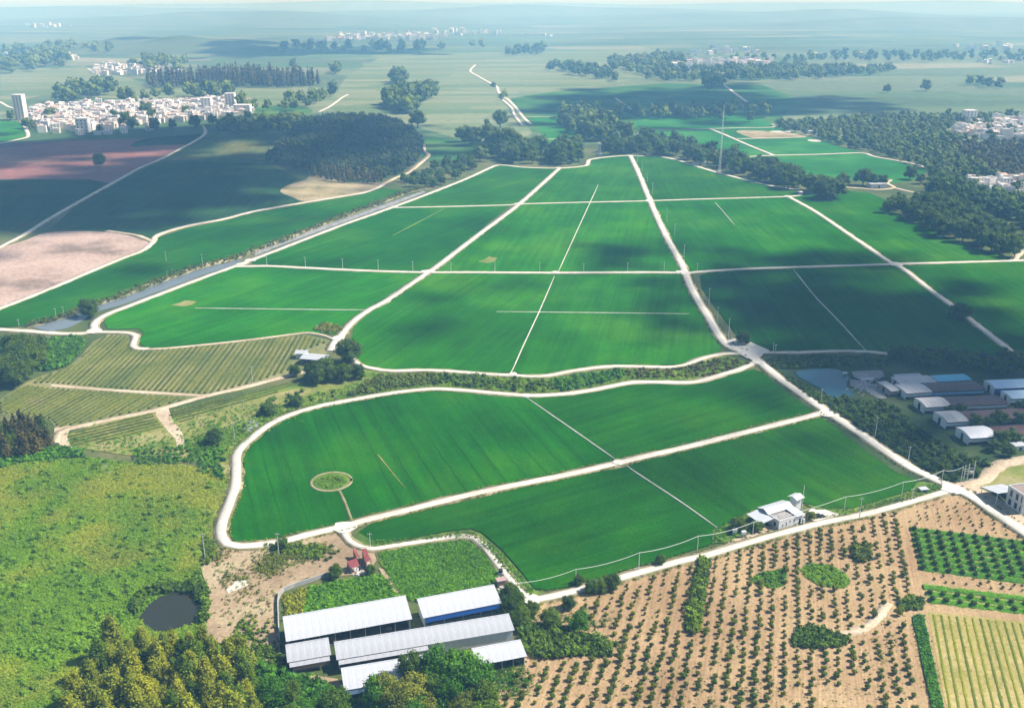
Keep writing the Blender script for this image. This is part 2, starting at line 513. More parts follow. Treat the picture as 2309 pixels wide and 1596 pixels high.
def scatter(name, xy, key, size, mat, z=0.0, kind="stuff", label=None, cat=None, squash=(0.8, 1.2), parent=None, tint=0.3, tone=None):
    """joins many plants into ONE mass object"""
    if len(xy) == 0: return None
    tp = TPL[key]; Vs, Fs, Rs, Ts, k = [], [], [], [], 0
    which = rng.integers(0, len(tp), len(xy))
    for t in range(len(tp)):
        p = xy[which == t]; m = len(p)
        if not m: continue
        V, F, R, _ = tp[t]
        s = rng.uniform(size[0], size[1], m); a = rng.uniform(0, 6.283, m); h = s * rng.uniform(squash[0], squash[1], m)
        ca, sa = np.cos(a) * s, np.sin(a) * s
        X = V[None, :, 0] * ca[:, None] - V[None, :, 1] * sa[:, None] + p[:, 0:1]
        Y = V[None, :, 0] * sa[:, None] + V[None, :, 1] * ca[:, None] + p[:, 1:2]
        Z = V[None, :, 2] * h[:, None] + z
        Vs.append(np.stack([X, Y, Z], 2).reshape(-1, 3))
        Fs.append((F[None] + (np.arange(m) * len(V))[:, None, None]).reshape(-1, 3) + k)
        Rs.append(np.clip(R[None] + rng.normal(0, tint, (m, 1)), 0, 1).ravel()); k += m * len(V)
        if tone is not None: Ts.append(np.repeat(tone[which == t], len(F)))
    me = mesh_np(name, np.concatenate(Vs), np.concatenate(Fs), np.concatenate(Rs))
    if tone is not None:
        me.attributes.new("tone", 'FLOAT', 'FACE').data.foreach_set("value", np.concatenate(Ts).astype(np.float32))
    return link(name, me, mat, parent, kind=kind, label=label, cat=cat)
TRUNK = {}
def trunk_mesh(kind, i):
    k = (kind, i)
    if k not in TRUNK:
        mb = MB(); r = random.Random(i * 7 + len(kind))
        if kind == "broad":
            mb.tube([(0, 0, -0.01), (0.01, 0, 0.2), (0.0, 0.02, 0.42)], 0.035, 0.022, 7)
            for j in range(4):
                a = j * 1.57 + r.uniform(-.4, .4)
                mb.tube([(0, 0.01, 0.36), (.11 * math.cos(a), .11 * math.sin(a), 0.52), (.2 * math.cos(a), .2 * math.sin(a), 0.66)], 0.018, 0.007, 5)
        else:
            mb.tube([(0, 0, -0.01), (0.008, 0.0, 0.35), (0, 0.006, 0.85)], 0.017, 0.005, 6)
            for j in range(4):
                a = j * 1.9; z = .25 + .13 * j
                mb.tube([(0, 0, z), (.08 * math.cos(a), .08 * math.sin(a), z + .08)], 0.006, 0.003, 4)
        TRUNK[k] = mb.mesh("trunk")
    return TRUNK[k]
_tc = [0]
def tree(key, loc, h, mat, label, group=None, name="broadleaf_tree", cat="tree", wide=1.0, lean=0.0):
    tp = TPL[key]; i = _tc[0] % len(tp); _tc[0] += 1
    o = empty(name, loc, random.uniform(0, 6.28), label, cat, group)
    o.scale = (h * wide, h * wide, h)
    if lean: o.rotation_euler = (random.uniform(-lean, lean), random.uniform(-lean, lean), o.rotation_euler[2])
    kind = "broad" if key.startswith("broad") else "slim"
    link("trunk", trunk_mesh(kind, i), MATS["bark"], o)
    c = link("crown", tp[i][3], mat, o)
    if c.material_slots[0].material != mat:
        c.material_slots[0].link = 'OBJECT'; c.material_slots[0].material = mat
    return o
def bush(key, loc, s, mat, label, group, name="orchard_bush", cat="bush", hk=1.0):
    tp = TPL[key]; i = _tc[0] % len(tp); _tc[0] += 1
    o = link(name, tp[i][3], mat, label=label, cat=cat, group=group)
    if o.material_slots[0].material != mat:
        o.material_slots[0].link = 'OBJECT'; o.material_slots[0].material = mat
    o.location = loc; o.rotation_euler = (0, 0, random.uniform(0, 6.28)); o.scale = (s, s, s * hk)
    return o
# ------------------------------------------------------------------ palette
M_ground = mat_soil("grass_ground", [(0.055, 0.085, 0.022), (0.085, 0.115, 0.030), (0.15, 0.15, 0.055)], 0.02, 0.8)
M_lush = mat_soil("lush_grass", [(0.070, 0.140, 0.016), (0.115, 0.195, 0.022), (0.185, 0.235, 0.035)], 0.05, 0.9)
M_dry = mat_soil("dry_grass", [(0.13, 0.18, 0.030), (0.22, 0.23, 0.055), (0.32, 0.28, 0.12)], 0.05, 0.9)
M_tea = mat_soil("tea_soil", [(0.12, 0.15, 0.045), (0.18, 0.19, 0.065), (0.26, 0.24, 0.10)], 0.04, 0.9)
M_verge = mat_soil("verge", [(0.13, 0.15, 0.045), (0.25, 0.22, 0.11), (0.40, 0.33, 0.21)], 0.09, 1.1)
M_darkgrass = mat_soil("rough_pasture", [(0.022, 0.045, 0.014), (0.036, 0.072, 0.016), (0.07, 0.10, 0.03)], 0.03, 0.7)
M_yard = mat_soil("pinkish_dirt", [(0.26, 0.185, 0.11), (0.37, 0.27, 0.165), (0.42, 0.34, 0.20)], 0.045, 0.9)
def mat_orchard():
    m, n, l, p = new_mat("orchard_soil")
    v = _pos(n, l); ang = math.radians(90 - 15.4)
    big = _noise(n, l, v, 0.03, 4.0, 0.6); f = _noise(n, l, v, 1.1, 4.0, 0.65)
    st = _noise(n, l, _pos(n, l, (0.03, 1.3, 1.0), ang), 1.0, 3.0, 0.6)
    c = _ramp(n, l, big, [(0.34, (0.31, 0.20, 0.105)), (0.5, (0.40, 0.27, 0.145)), (0.66, (0.45, 0.32, 0.17))])
    for fac, a, b in ((f, 0.74, 1.2), (st, 0.80, 1.14)):
        c = _mix(n, l, 1.0, c, _ramp(n, l, fac, [(0.3, (a,) * 3), (0.7, (b,) * 3)]), 'MULTIPLY')
    weed = _ramp(n, l, _noise(n, l, v, 0.16, 5.0, 0.7), [(0.54, (0, 0, 0)), (0.70, (0.65,) * 3)])
    c = _mix(n, l, weed, c, (0.25, 0.20, 0.075))
    l.new(c, p.inputs["Base Color"]); p.inputs["Roughness"].default_value = 0.95
    p.inputs["Specular IOR Level"].default_value = 0.05
    _bump(n, l, p, f, 0.4, 0.25)
    return m
M_orch = mat_orchard()
M_pink = mat_soil("bare_pink_soil", [(0.22, 0.16, 0.12), (0.42, 0.30, 0.24), (0.49, 0.36, 0.29)], 0.022, 0.35)
M_purple = mat_soil("reddish_fallow", [(0.10, 0.085, 0.05), (0.24, 0.105, 0.09), (0.30, 0.14, 0.115)], 0.006, 0.12)
M_tan = mat_soil("tan_slope", [(0.20, 0.17, 0.07), (0.33, 0.27, 0.14), (0.42, 0.34, 0.20)], 0.03, 0.4)
M_road = mat_road("pale_concrete", [(0.58, 0.54, 0.46), (0.67, 0.63, 0.55), (0.73, 0.70, 0.63)])
M_junc = mat_road("pale_concrete_slab", [(0.57, 0.53, 0.45), (0.66, 0.62, 0.54), (0.72, 0.69, 0.62)], bands=False)
M_dike = mat_soil("dike_concrete", [(0.44, 0.44, 0.34), (0.55, 0.54, 0.44), (0.62, 0.61, 0.52)], 0.06, 0.8, 0.9, 0.1)
M_track = mat_soil("dirt_track", [(0.44, 0.34, 0.23), (0.53, 0.42, 0.29), (0.60, 0.50, 0.37)], 0.06, 0.8, 0.9, 0.2)
M_gravel = mat_soil("grey_gravel", [(0.20, 0.20, 0.20), (0.27, 0.27, 0.27), (0.34, 0.33, 0.32)], 0.2, 1.5)
M_white = mat_plain("white_paint", (0.74, 0.74, 0.74), 0.6, 0.06)
M_conc = mat_plain("grey_concrete", (0.42, 0.41, 0.39), 0.85, 0.15)
M_dark = mat_plain("dark_interior", (0.035, 0.033, 0.032), 0.9, 0.3)
M_bark = mat_plain("bark", (0.16, 0.12, 0.085), 0.9, 0.2, 6.0)
M_glass = mat_plain("window_glass", (0.03, 0.035, 0.045), 0.15, 0.1)
L_dark = mat_leaf("leaf_dark", (0.022, 0.050, 0.008), (0.110, 0.195, 0.026))
L_mid = mat_leaf("leaf_mid", (0.030, 0.070, 0.009), (0.150, 0.260, 0.030))
L_bright = mat_leaf("leaf_bright", (0.026, 0.090, 0.010), (0.120, 0.320, 0.028))
L_yellow = mat_leaf("leaf_yellow_green", (0.100, 0.130, 0.016), (0.330, 0.390, 0.055))
L_olive = mat_leaf("leaf_olive", (0.060, 0.088, 0.022), (0.250, 0.310, 0.075))
L_orch = mat_leaf("leaf_orchard", (0.044, 0.070, 0.010), (0.200, 0.255, 0.040))
L_brown = mat_leaf("leaf_brownish", (0.040, 0.042, 0.018), (0.150, 0.140, 0.055))
L_far = mat_leaf("leaf_far", (0.036, 0.072, 0.016), (0.150, 0.220, 0.045), trans=0)
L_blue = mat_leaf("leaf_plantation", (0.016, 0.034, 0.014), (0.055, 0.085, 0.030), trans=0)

def patch(name, pts, mat, z=0.02, z0=-0.05, jit=0.0, round_=True, kind="structure", step=5.0, **kw):
    return link(name, poly_mesh(name, GP(pts), z, z0, jit, step, round_), mat, kind=kind, **kw)

# ------------------------------------------------------------------ ground to the horizon, far farmland
def sheet(name, x0, x1, y0, y1, z, mat, nx=2, ny=2):
    V = [(x0 + (x1 - x0) * i / nx, y0 + (y1 - y0) * j / ny, z) for j in range(ny + 1) for i in range(nx + 1)]
    F = [[j * (nx + 1) + i, j * (nx + 1) + i + 1, (j + 1) * (nx + 1) + i + 1, (j + 1) * (nx + 1) + i] for j in range(ny) for i in range(nx)]
    return link(name, mesh_np(name, V, np.array(F)), mat, kind="structure")
def mat_farmland():
    m, n, l, p = new_mat("farmland")
    v = _pos(n, l, (1 / 360.0, 1 / 170.0, 0.0), 0.12)
    vo = n.new("ShaderNodeTexVoronoi"); vo.inputs["Scale"].default_value = 1.0
    vo.distance = 'CHEBYCHEV'
    l.new(v, vo.inputs["Vector"])
    sp = n.new("ShaderNodeSeparateColor"); l.new(vo.outputs["Color"], sp.inputs[0])
    c = _ramp(n, l, sp.outputs[0], [(0.0, (0.06, 0.12, 0.05)), (0.3, (0.11, 0.17, 0.07)), (0.55, (0.18, 0.21, 0.11)), (0.8, (0.07, 0.13, 0.06)), (1.0, (0.26, 0.26, 0.16))])
    w = _pos(n, l)
    big = _noise(n, l, _pos(n, l, (0.00055, 0.0016, 0.0)), 1.0, 5.0, 0.62)
    wood = _ramp(n, l, big, [(0.52, (0, 0, 0)), (0.57, (0.6,) * 3)])
    c = _mix(n, l, wood, c, (0.06, 0.10, 0.05))
    fn = _noise(n, l, w, 0.05, 5.0, 0.6)
    c = _mix(n, l, 1.0, c, _ramp(n, l, fn, [(0.3, (0.75,) * 3), (0.7, (1.2,) * 3)]), 'MULTIPLY')
    l.new(c, p.inputs["Base Color"]); p.inputs["Roughness"].default_value = 0.95
    p.inputs["Specular IOR Level"].default_value = 0.05
    return m
M_farm = mat_farmland()
sheet("ground", -70000, 70000, -3000, 110000, -0.06, M_ground, 4, 4)
far_ground = sheet("farmland", -70000, 70000, 1240, 110000, -0.03, M_farm, 4, 4)
def hill(u, v, w, d, h, seed):
    c = G(u, v); n = 24; r = np.random.default_rng(seed); V, F = [], []
    ph = r.uniform(0, 6.28, 6)
    for j in range(n + 1):
        for i in range(n + 1):
            a, b = i / n * 2 - 1, j / n * 2 - 1
            q = max(0.0, 1 - a * a) ** 1.5 * max(0.0, 1 - b * b) ** 1.5
            q *= 0.75 + 0.25 * math.sin(5 * a + ph[0]) * math.sin(4 * b + ph[1]) + 0.1 * math.sin(13 * a + ph[2])
            V.append((c.x + a * w, c.y + b * d, h * q - 0.5))
    F = [[j * (n + 1) + i, j * (n + 1) + i + 1, (j + 1) * (n + 1) + i + 1, (j + 1) * (n + 1) + i] for j in range(n) for i in range(n)]
    o = link("hill", mesh_np("hill", V, np.array(F)), M_hill, kind="structure")
    for p in o.data.polygons: p.use_smooth = True
M_hill = mat_soil("wooded_hill", [(0.07, 0.11, 0.05), (0.10, 0.14, 0.06), (0.14, 0.17, 0.07)], 0.004, 0.06)
for a in ((390, 108, 520, 420, 48, 1), (560, 46, 1900, 1200, 70, 2), (1750, 44, 2600, 900, 75, 3), (2200, 58, 1800, 800, 60, 4), (1250, 34, 3400, 1200, 90, 5), (250, 32, 2800, 1000, 90, 6), (1950, 22, 6000, 1500, 120, 7), (850, 20, 6200, 1500, 120, 8)):
    hill(*a)

# mid-distance fields
def strips_mat(name, ang, a, b, c, w):
    m, n, l, p = new_mat(name)
    v = _pos(n, l, (1 / (w * 7.0), 1 / w, 0.0), ang)
    vo = n.new("ShaderNodeTexVoronoi"); vo.distance = 'CHEBYCHEV'; vo.inputs["Scale"].default_value = 1.0
    l.new(v, vo.inputs["Vector"])
    sp = n.new("ShaderNodeSeparateColor"); l.new(vo.outputs["Color"], sp.inputs[0])
    col = _ramp(n, l, sp.outputs[0], [(0.0, a), (0.5, b), (1.0, c)])
    fn = _noise(n, l, _pos(n, l), 0.08, 5.0, 0.6)
    col = _mix(n, l, 1.0, col, _ramp(n, l, fn, [(0.3, (0.8,) * 3), (0.7, (1.15,) * 3)]), 'MULTIPLY')
    l.new(col, p.inputs["Base Color"]); p.inputs["Roughness"].default_value = 0.95
    p.inputs["Specular IOR Level"].default_value = 0.05
    MATS[name] = m
    return m
M_pale = strips_mat("pale_strip_fields", 0.05, (0.12, 0.18, 0.075), (0.17, 0.215, 0.10), (0.24, 0.255, 0.14), 48.0)
M_mid = strips_mat("mid_strip_fields", -0.04, (0.09, 0.17, 0.05), (0.11, 0.19, 0.06), (0.15, 0.20, 0.07), 70.0)
M_teal = mat_crop("far_crop", 0.2, (0.05, 0.15, 0.04), streak=0.2, dry=0.15)
M_farcrop = mat_crop("far_bright_crop", 0.2, (0.028, 0.17, 0.03), streak=0.2, dry=0.12)
patch("pale_strip_field", [(785, 170), (870, 122), (1500, 112), (1580, 150), (1250, 214), (1150, 225), (1200, 300), (1160, 330), (1030, 312), (950, 290), (760, 252), (728, 240)], M_pale, 0.0, round_=False)
patch("pale_strip_field", [(0, 158), (190, 150), (330, 188), (440, 200), (700, 195), (790, 205), (720, 245), (570, 240), (330, 225), (100, 215), (0, 236)], M_pale, 0.004, round_=False)
patch("meadow_field", [(1150, 222), (1260, 206), (1500, 188), (1720, 192), (1800, 225), (1740, 292), (1200, 298)], M_teal, 0.01, round_=False)
patch("meadow_field", [(1195, 264), (1275, 264), (1310, 300), (1330, 320), (1235, 322)], M_farcrop, 0.03, round_=False)
patch("meadow_field", [(1390, 262), (1700, 260), (1750, 285), (1830, 312), (1945, 345), (2005, 360), (2095, 384), (2050, 410), (1980, 416), (1900, 402), (1830, 398), (1700, 358), (1560, 322), (1440, 294)], M_farcrop, 0.03, round_=False)
patch("meadow_field", [(960, 310), (1040, 318), (1130, 330), (1050, 358), (985, 368), (940, 345)], M_teal, 0.03)
patch("meadow_field", [(1660, 297), (1690, 294), (1780, 300), (1815, 309), (1740, 313), (1700, 312)], M_tan, 0.06)
patch("meadow_field", [(0, 272), (40, 275), (56, 300), (50, 312), (0, 322)], M_farcrop, 0.05)
patch("meadow_field", [(570, 245), (640, 238), (700, 246), (690, 258), (600, 262)], M_teal, 0.02)

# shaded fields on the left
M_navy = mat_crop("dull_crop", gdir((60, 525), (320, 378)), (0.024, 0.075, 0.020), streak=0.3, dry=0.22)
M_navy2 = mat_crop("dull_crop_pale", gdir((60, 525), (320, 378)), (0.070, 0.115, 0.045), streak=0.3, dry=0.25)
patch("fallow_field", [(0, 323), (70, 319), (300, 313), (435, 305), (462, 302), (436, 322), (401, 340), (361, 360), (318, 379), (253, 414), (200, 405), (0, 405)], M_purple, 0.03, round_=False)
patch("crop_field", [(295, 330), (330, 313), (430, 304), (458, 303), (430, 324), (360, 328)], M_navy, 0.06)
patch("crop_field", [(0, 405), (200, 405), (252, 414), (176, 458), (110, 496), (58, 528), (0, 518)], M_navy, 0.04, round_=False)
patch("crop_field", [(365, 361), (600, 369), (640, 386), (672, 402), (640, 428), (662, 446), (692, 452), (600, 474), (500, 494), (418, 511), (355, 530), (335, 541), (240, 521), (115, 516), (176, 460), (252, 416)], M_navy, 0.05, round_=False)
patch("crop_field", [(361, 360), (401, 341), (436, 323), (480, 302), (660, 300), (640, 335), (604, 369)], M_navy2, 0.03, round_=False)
patch("dry_slope", [(632, 432), (650, 418), (690, 405), (700, 394), (740, 400), (790, 412), (866, 412), (852, 425), (819, 436), (772, 445), (690, 454), (662, 446)], M_tan, 0.08)
patch("bare_soil_field", [(0, 563), (60, 541), (110, 524), (200, 522), (270, 527), (318, 540), (336, 549), (312, 572), (262, 590), (132, 646), (0, 697)], M_pink, 0.06, label="bare pinkish soil field beside the pale track")

# ------------------------------------------------------------------ the big green fields
FIELDS = [
 ([(893, 467), (1053, 403), (1110, 379), (1127, 374), (1180, 378), (1260, 380), (1170, 461), (1003, 467)], ((893, 467), (1260, 380)), 0.018, 0.15, 0),
 ([(1260, 380), (1317, 375), (1324, 366), (1344, 358), (1421, 352), (1465, 454), (1170, 461)], ((1170, 461), (1260, 380)), 0.020, 0.16, 0),
 ([(1421, 352), (1471, 353), (1538, 365), (1600, 385), (1680, 406), (1750, 423), (1801, 432), (1806, 441), (1777, 444), (1465, 454)], ((1421, 352), (1465, 454)), 0.018, 0.15, 0),
 ([(885, 469), (1150, 463), (975, 610), (869, 613), (689, 605), (602, 601), (566, 594), (572, 584), (709, 532), (772, 508)], ((602, 601), (1000, 470)), 0.012, 0.155, 0),
 ([(1170, 461), (1465, 454), (1545, 616), (1237, 616), (983, 614)], ((1258, 613), (1349, 416)), 0.020, 0.175, 0.2),
 ([(1465, 454), (1777, 444), (2012, 595), (1804, 603), (1545, 616)], ((1540, 460), (1660, 600)), 0.016, 0.165, 0.25),
 ([(1777, 444), (1815, 440), (1900, 430), (1960, 436), (2000, 452), (1995, 470), (2080, 512), (2200, 562), (2290, 585), (2012, 596)], ((1777, 444), (2012, 595)), 0.018, 0.15, 0),
 ([(528, 602), (602, 601), (689, 605), (869, 613), (960, 618), (832, 700), (772, 752), (735, 752), (694, 751), (669, 752), (560, 765), (468, 775), (385, 783), (335, 786), (318, 778), (314, 766), (325, 752), (311, 741), (262, 743), (244, 742), (236, 730), (241, 716), (268, 703), (300, 691), (368, 664), (451, 632)], ((602, 700), (869, 613)), 0.018, 0.18, 0),
 ([(983, 614), (1237, 616), (1250, 620), (1215, 705), (1155, 838), (1103, 842), (1036, 837), (879, 835), (845, 831), (815, 822), (800, 800), (790, 775), (800, 735), (832, 700)], ((983, 614), (832, 700)), 0.018, 0.175, 0.15),
 ([(1250, 620), (1543, 616), (1556, 646), (1577, 683), (1617, 750), (1628, 780), (1622, 792), (1603, 801), (1541, 822), (1454, 825), (1387, 824), (1287, 836), (1237, 845), (1197, 848), (1155, 838), (1215, 705)], ((1420, 800), (1460, 640)), 0.018, 0.165, 0.2),
 ([(1578, 622), (1600, 614), (1804, 605), (2020, 598), (2105, 660), (2289, 801), (2150, 803), (2008, 798), (1888, 791), (1740, 792), (1700, 778), (1668, 766), (1645, 735), (1610, 690), (1582, 650)], ((1789, 610), (1953, 792)), 0.013, 0.125, 0),
 ([(2030, 600), (2282, 590), (2320, 589), (2420, 600), (2420, 850), (2289, 801), (2105, 660)], ((2030, 600), (2289, 800)), 0.018, 0.15, 0),
 ([(0, 700), (134, 646), (268, 590), (335, 562), (355, 537), (418, 516), (502, 499), (569, 482), (669, 464), (772, 447), (820, 438), (862, 424), (905, 430), (850, 457), (768, 485), (636, 539), (502, 586), (368, 630), (268, 670), (181, 697), (60, 734), (0, 739)], ((60, 733), (636, 539)), 0.014, 0.15, 0),
 ([(549, 1028), (549, 1065), (549, 1097), (533, 1140), (516, 1190), (516, 1207), (532, 1223), (562, 1226), (636, 1218), (736, 1193), (785, 1178), (916, 1147), (1036, 1117), (1137, 1096), (1237, 1076), (1321, 1058), (1394, 1042), (1271, 956), (1187, 897), (1120, 891), (1053, 886), (983, 882), (936, 885), (886, 891), (836, 899), (772, 911), (719, 921), (669, 935), (629, 952), (600, 970), (570, 995), (552, 1015)], ((820, 906), (912, 1066)), 0.012, 0.15, 0.75),
 ([(1187, 896), (1237, 895), (1287, 891), (1337, 884), (1388, 874), (1431, 867), (1488, 867), (1541, 868), (1605, 858), (1640, 849), (1670, 839), (1700, 834), (1714, 838), (1771, 881), (1831, 927), (1821, 938), (1737, 960), (1637, 985), (1541, 1009), (1394, 1042), (1271, 956)], ((1300, 1000), (1500, 940)), 0.014, 0.145, 0.2),
 ([(1414, 1054), (1428, 1063), (1541, 1138), (1617, 1192), (1605, 1196), (1614, 1217), (1597, 1231), (1540, 1248), (1471, 1268), (1398, 1289), (1304, 1319), (1230, 1331), (1207, 1328), (1177, 1291), (1130, 1238), (1086, 1201), (1063, 1192), (1003, 1199), (936, 1212), (852, 1222), (829, 1217), (809, 1201), (836, 1182), (916, 1162), (1036, 1134), (1183, 1099), (1337, 1067)], ((830, 1210), (1300, 1080)), 0.013, 0.135, 0),
 ([(1414, 1054), (1464, 1031), (1541, 1015), (1637, 991), (1737, 966), (1850, 942), (1864, 951), (1921, 991), (1972, 1028), (2022, 1065), (2068, 1084), (2058, 1104), (1988, 1127), (1918, 1147), (1864, 1146), (1814, 1135), (1744, 1135), (1697, 1150), (1647, 1174), (1617, 1192), (1541, 1138), (1428, 1063)], ((1414, 1053), (1617, 1192)), 0.014, 0.135, 0),
]
FLAB = ["bright green crop field against the wooded hollow", "green field between two white lanes below the belfry-like stump", "green field beside the tall mast and the tree belt",
 "green crop field beside the long canal road", "green field cut lengthwise by a thin dike path", "green field with dark drilling streaks and a short white dike", "green field in front of the dense roadside wood",
 "green field with wavy lower edge beside the tea rows", "green field beside the farm with shade trees", "green field beside the main road with a cross dike", "dark green field crossed by one slanting white dike",
 "green field beyond the lane with the lone tree", "long narrow green field outside the canal", "striped green field with the ringed tree clump", "dark green field above the pale farm lane", "green field beside the sagging wire", "dark green field behind the white farmhouse"]
for i, (pts, ax, r_, g_, ln) in enumerate(FIELDS):
    g_ *= (1.0, 1.06, .96, .94, 1.1, 1.02, 1.06, 1.12, 1.04, 1.08, .95, 1.0, .94, .97, .92, .93, .9)[i]
    m = mat_crop("crop_%02d" % i, gdir(*ax), (r_ * 1.1, g_ * 0.80, r_ * 0.15), period=8.5, line=max(ln, 0.22), dry=0.06 if i in (4, 7, 8, 9, 13) else 0.03)
    patch("crop_field", pts, m, 0.25 + 0.003 * i, -0.05, 0.15, False, label=FLAB[i])

# ------------------------------------------------------------------ roads
ROADS = {
 "canal": ([(-40, 742), (0, 744), (67, 748), (134, 753), (187, 753), (212, 747), (212, 733), (220, 722), (244, 708), (284, 693), (368, 661), (452, 629), (532, 600), (569, 586), (619, 567), (709, 532), (772, 508), (893, 465), (983, 431), (1053, 403), (1103, 380), (1127, 373), (1180, 378), (1260, 380), (1317, 375), (1325, 368), (1327, 362), (1344, 358), (1388, 353), (1421, 352), (1471, 353), (1505, 357), (1538, 365), (1600, 385), (1680, 406), (1750, 422), (1790, 428), (1806, 434), (1804, 441)], 5.2),
 "diagonal": ([(1260, 381), (1170, 461), (1076, 532), (983, 603), (963, 616), (949, 626), (869, 680), (832, 700), (795, 727), (769, 757), (754, 773), (745, 792)], 5.2),
 "main": ([(1421, 352), (1440, 392), (1465, 453), (1500, 530), (1537, 596), (1545, 616), (1557, 646), (1577, 683), (1597, 715), (1617, 750), (1637, 777), (1660, 790), (1690, 799), (1706, 812), (1737, 837), (1771, 864), (1814, 894), (1854, 922), (1888, 944), (1938, 977), (2005, 1024), (2058, 1058), (2099, 1077), (2155, 1104), (2192, 1121), (2239, 1154), (2289, 1187), (2340, 1222)], 6.0),
 "upper_cross": ([(886, 469), (1003, 467), (1150, 463), (1170, 461), (1320, 457), (1455, 454), (1541, 451), (1777, 444), (1806, 441)], 4.0),
 "middle_cross": ([(529, 602), (602, 601), (689, 605), (772, 609), (869, 613), (963, 615), (1070, 615), (1237, 616), (1471, 615), (1543, 616), (1587, 613), (1687, 607), (1804, 603), (2005, 597), (2022, 596), (2283, 589), (2340, 586)], 5.0),
 "right_diagonal": ([(1777, 444), (1838, 478), (1918, 532), (1955, 557), (2008, 593), (2038, 608), (2105, 660), (2155, 696), (2189, 723), (2239, 762), (2289, 800), (2330, 830)], 4.6),
 "wood_edge": ([(1690, 797), (1731, 796), (1804, 796), (1888, 793), (1955, 794), (2008, 800), (2060, 808)], 3.6),
 "hollow_upper": ([(770, 780), (790, 805), (802, 818), (819, 827), (846, 833), (879, 837), (969, 836), (1036, 840), (1103, 845), (1153, 847), (1197, 850), (1237, 848), (1287, 838), (1337, 831), (1388, 827), (1454, 828), (1505, 829), (1541, 825), (1570, 814), (1603, 804), (1634, 799), (1690, 797)], 3.8),
 "hollow_lower": ([(1706, 816), (1670, 833), (1637, 843), (1603, 853), (1570, 862), (1541, 864), (1488, 863), (1431, 863), (1388, 870), (1337, 880), (1287, 888), (1237, 892), (1187, 893), (1120, 888), (1053, 882), (983, 878), (936, 881), (886, 887), (836, 895), (770, 907), (719, 917), (669, 931), (629, 947), (595, 967), (565, 991), (543, 1011), (534, 1028), (533, 1065), (531, 1097), (518, 1134), (503, 1174), (498, 1197), (500, 1214), (513, 1228), (542, 1233), (585, 1230), (636, 1223), (689, 1208), (775, 1188), (836, 1171), (916, 1152), (1036, 1122), (1137, 1100), (1237, 1080), (1321, 1062), (1394, 1045), (1464, 1028), (1541, 1011), (1637, 987), (1737, 962), (1821, 941), (1860, 930)], 4.6),
 "yard_lane": ([(770, 1190), (789, 1222), (819, 1236), (842, 1239), (886, 1232), (953, 1222), (1003, 1214), (1046, 1210), (1070, 1214), (1090, 1231), (1113, 1261), (1137, 1291), (1163, 1324), (1177, 1341), (1190, 1352), (1207, 1355)], 2.9),
 "orchard_lane": ([(1180, 1380), (1192, 1360), (1210, 1353), (1237, 1348), (1287, 1336), (1337, 1322), (1404, 1303), (1471, 1284), (1541, 1265), (1587, 1255), (1654, 1235), (1721, 1215), (1788, 1197), (1854, 1180), (1921, 1167), (1988, 1151), (2055, 1132), (2105, 1118), (2142, 1106)], 3.9),
 "wavy_lane": ([(214, 750), (254, 750), (291, 752), (305, 758), (303, 770), (299, 781), (309, 787), (335, 788)], 4.0),
 "left_far_lane": ([(-20, 571), (0, 558), (54, 530), (110, 495), (174, 458), (251, 415), (318, 378), (361, 360), (401, 339), (435, 321), (462, 302), (458, 284)], 4.6),
 "village_lane": ([(-20, 328), (0, 324), (37, 316), (62, 309), (58, 291), (47, 271), (42, 248), (20, 242), (0, 231), (-20, 222)], 7.0),
 "meadow_lane": ([(1440, 293), (1541, 293), (1600, 291), (1670, 289), (1737, 288), (1747, 284), (1740, 281)], 4.2),
 "meadow_diag": ([(1600, 291), (1637, 306), (1687, 328), (1744, 351)], 5.0),
 "meadow_cross": ([(1687, 354), (1744, 351), (1838, 349), (1941, 346), (1971, 354), (2022, 363), (2058, 370), (2102, 383)], 5.0),
 "meadow_short": ([(1662, 314), (1737, 312), (1818, 310)], 4.0),
 "far_road": ([(1197, 281), (1180, 266), (1163, 244), (1143, 224), (1131, 218), (1123, 206), (1120, 197), (1103, 187), (1080, 174), (1060, 161), (1071, 147)], 8.0),
 "far_fork": ([(1178, 284), (1160, 261), (1153, 244), (1133, 226)], 6.0),
 "far_lane": ([(719, 253), (743, 241), (772, 220), (784, 214)], 7.0),
 "far_lane_two": ([(1634, 194), (1654, 209), (1684, 231)], 8.0),
 "far_lane_three": ([(1388, 222), (1414, 241), (1440, 257), (1450, 260)], 5.0),
 "far_lane_four": ([(1180, 264), (1270, 264)], 4.0),
 "far_lane_five": ([(1227, 314), (1327, 318)], 4.0),
 "far_lane_six": ([(197, 155), (217, 167), (234, 179)], 9.0),
}
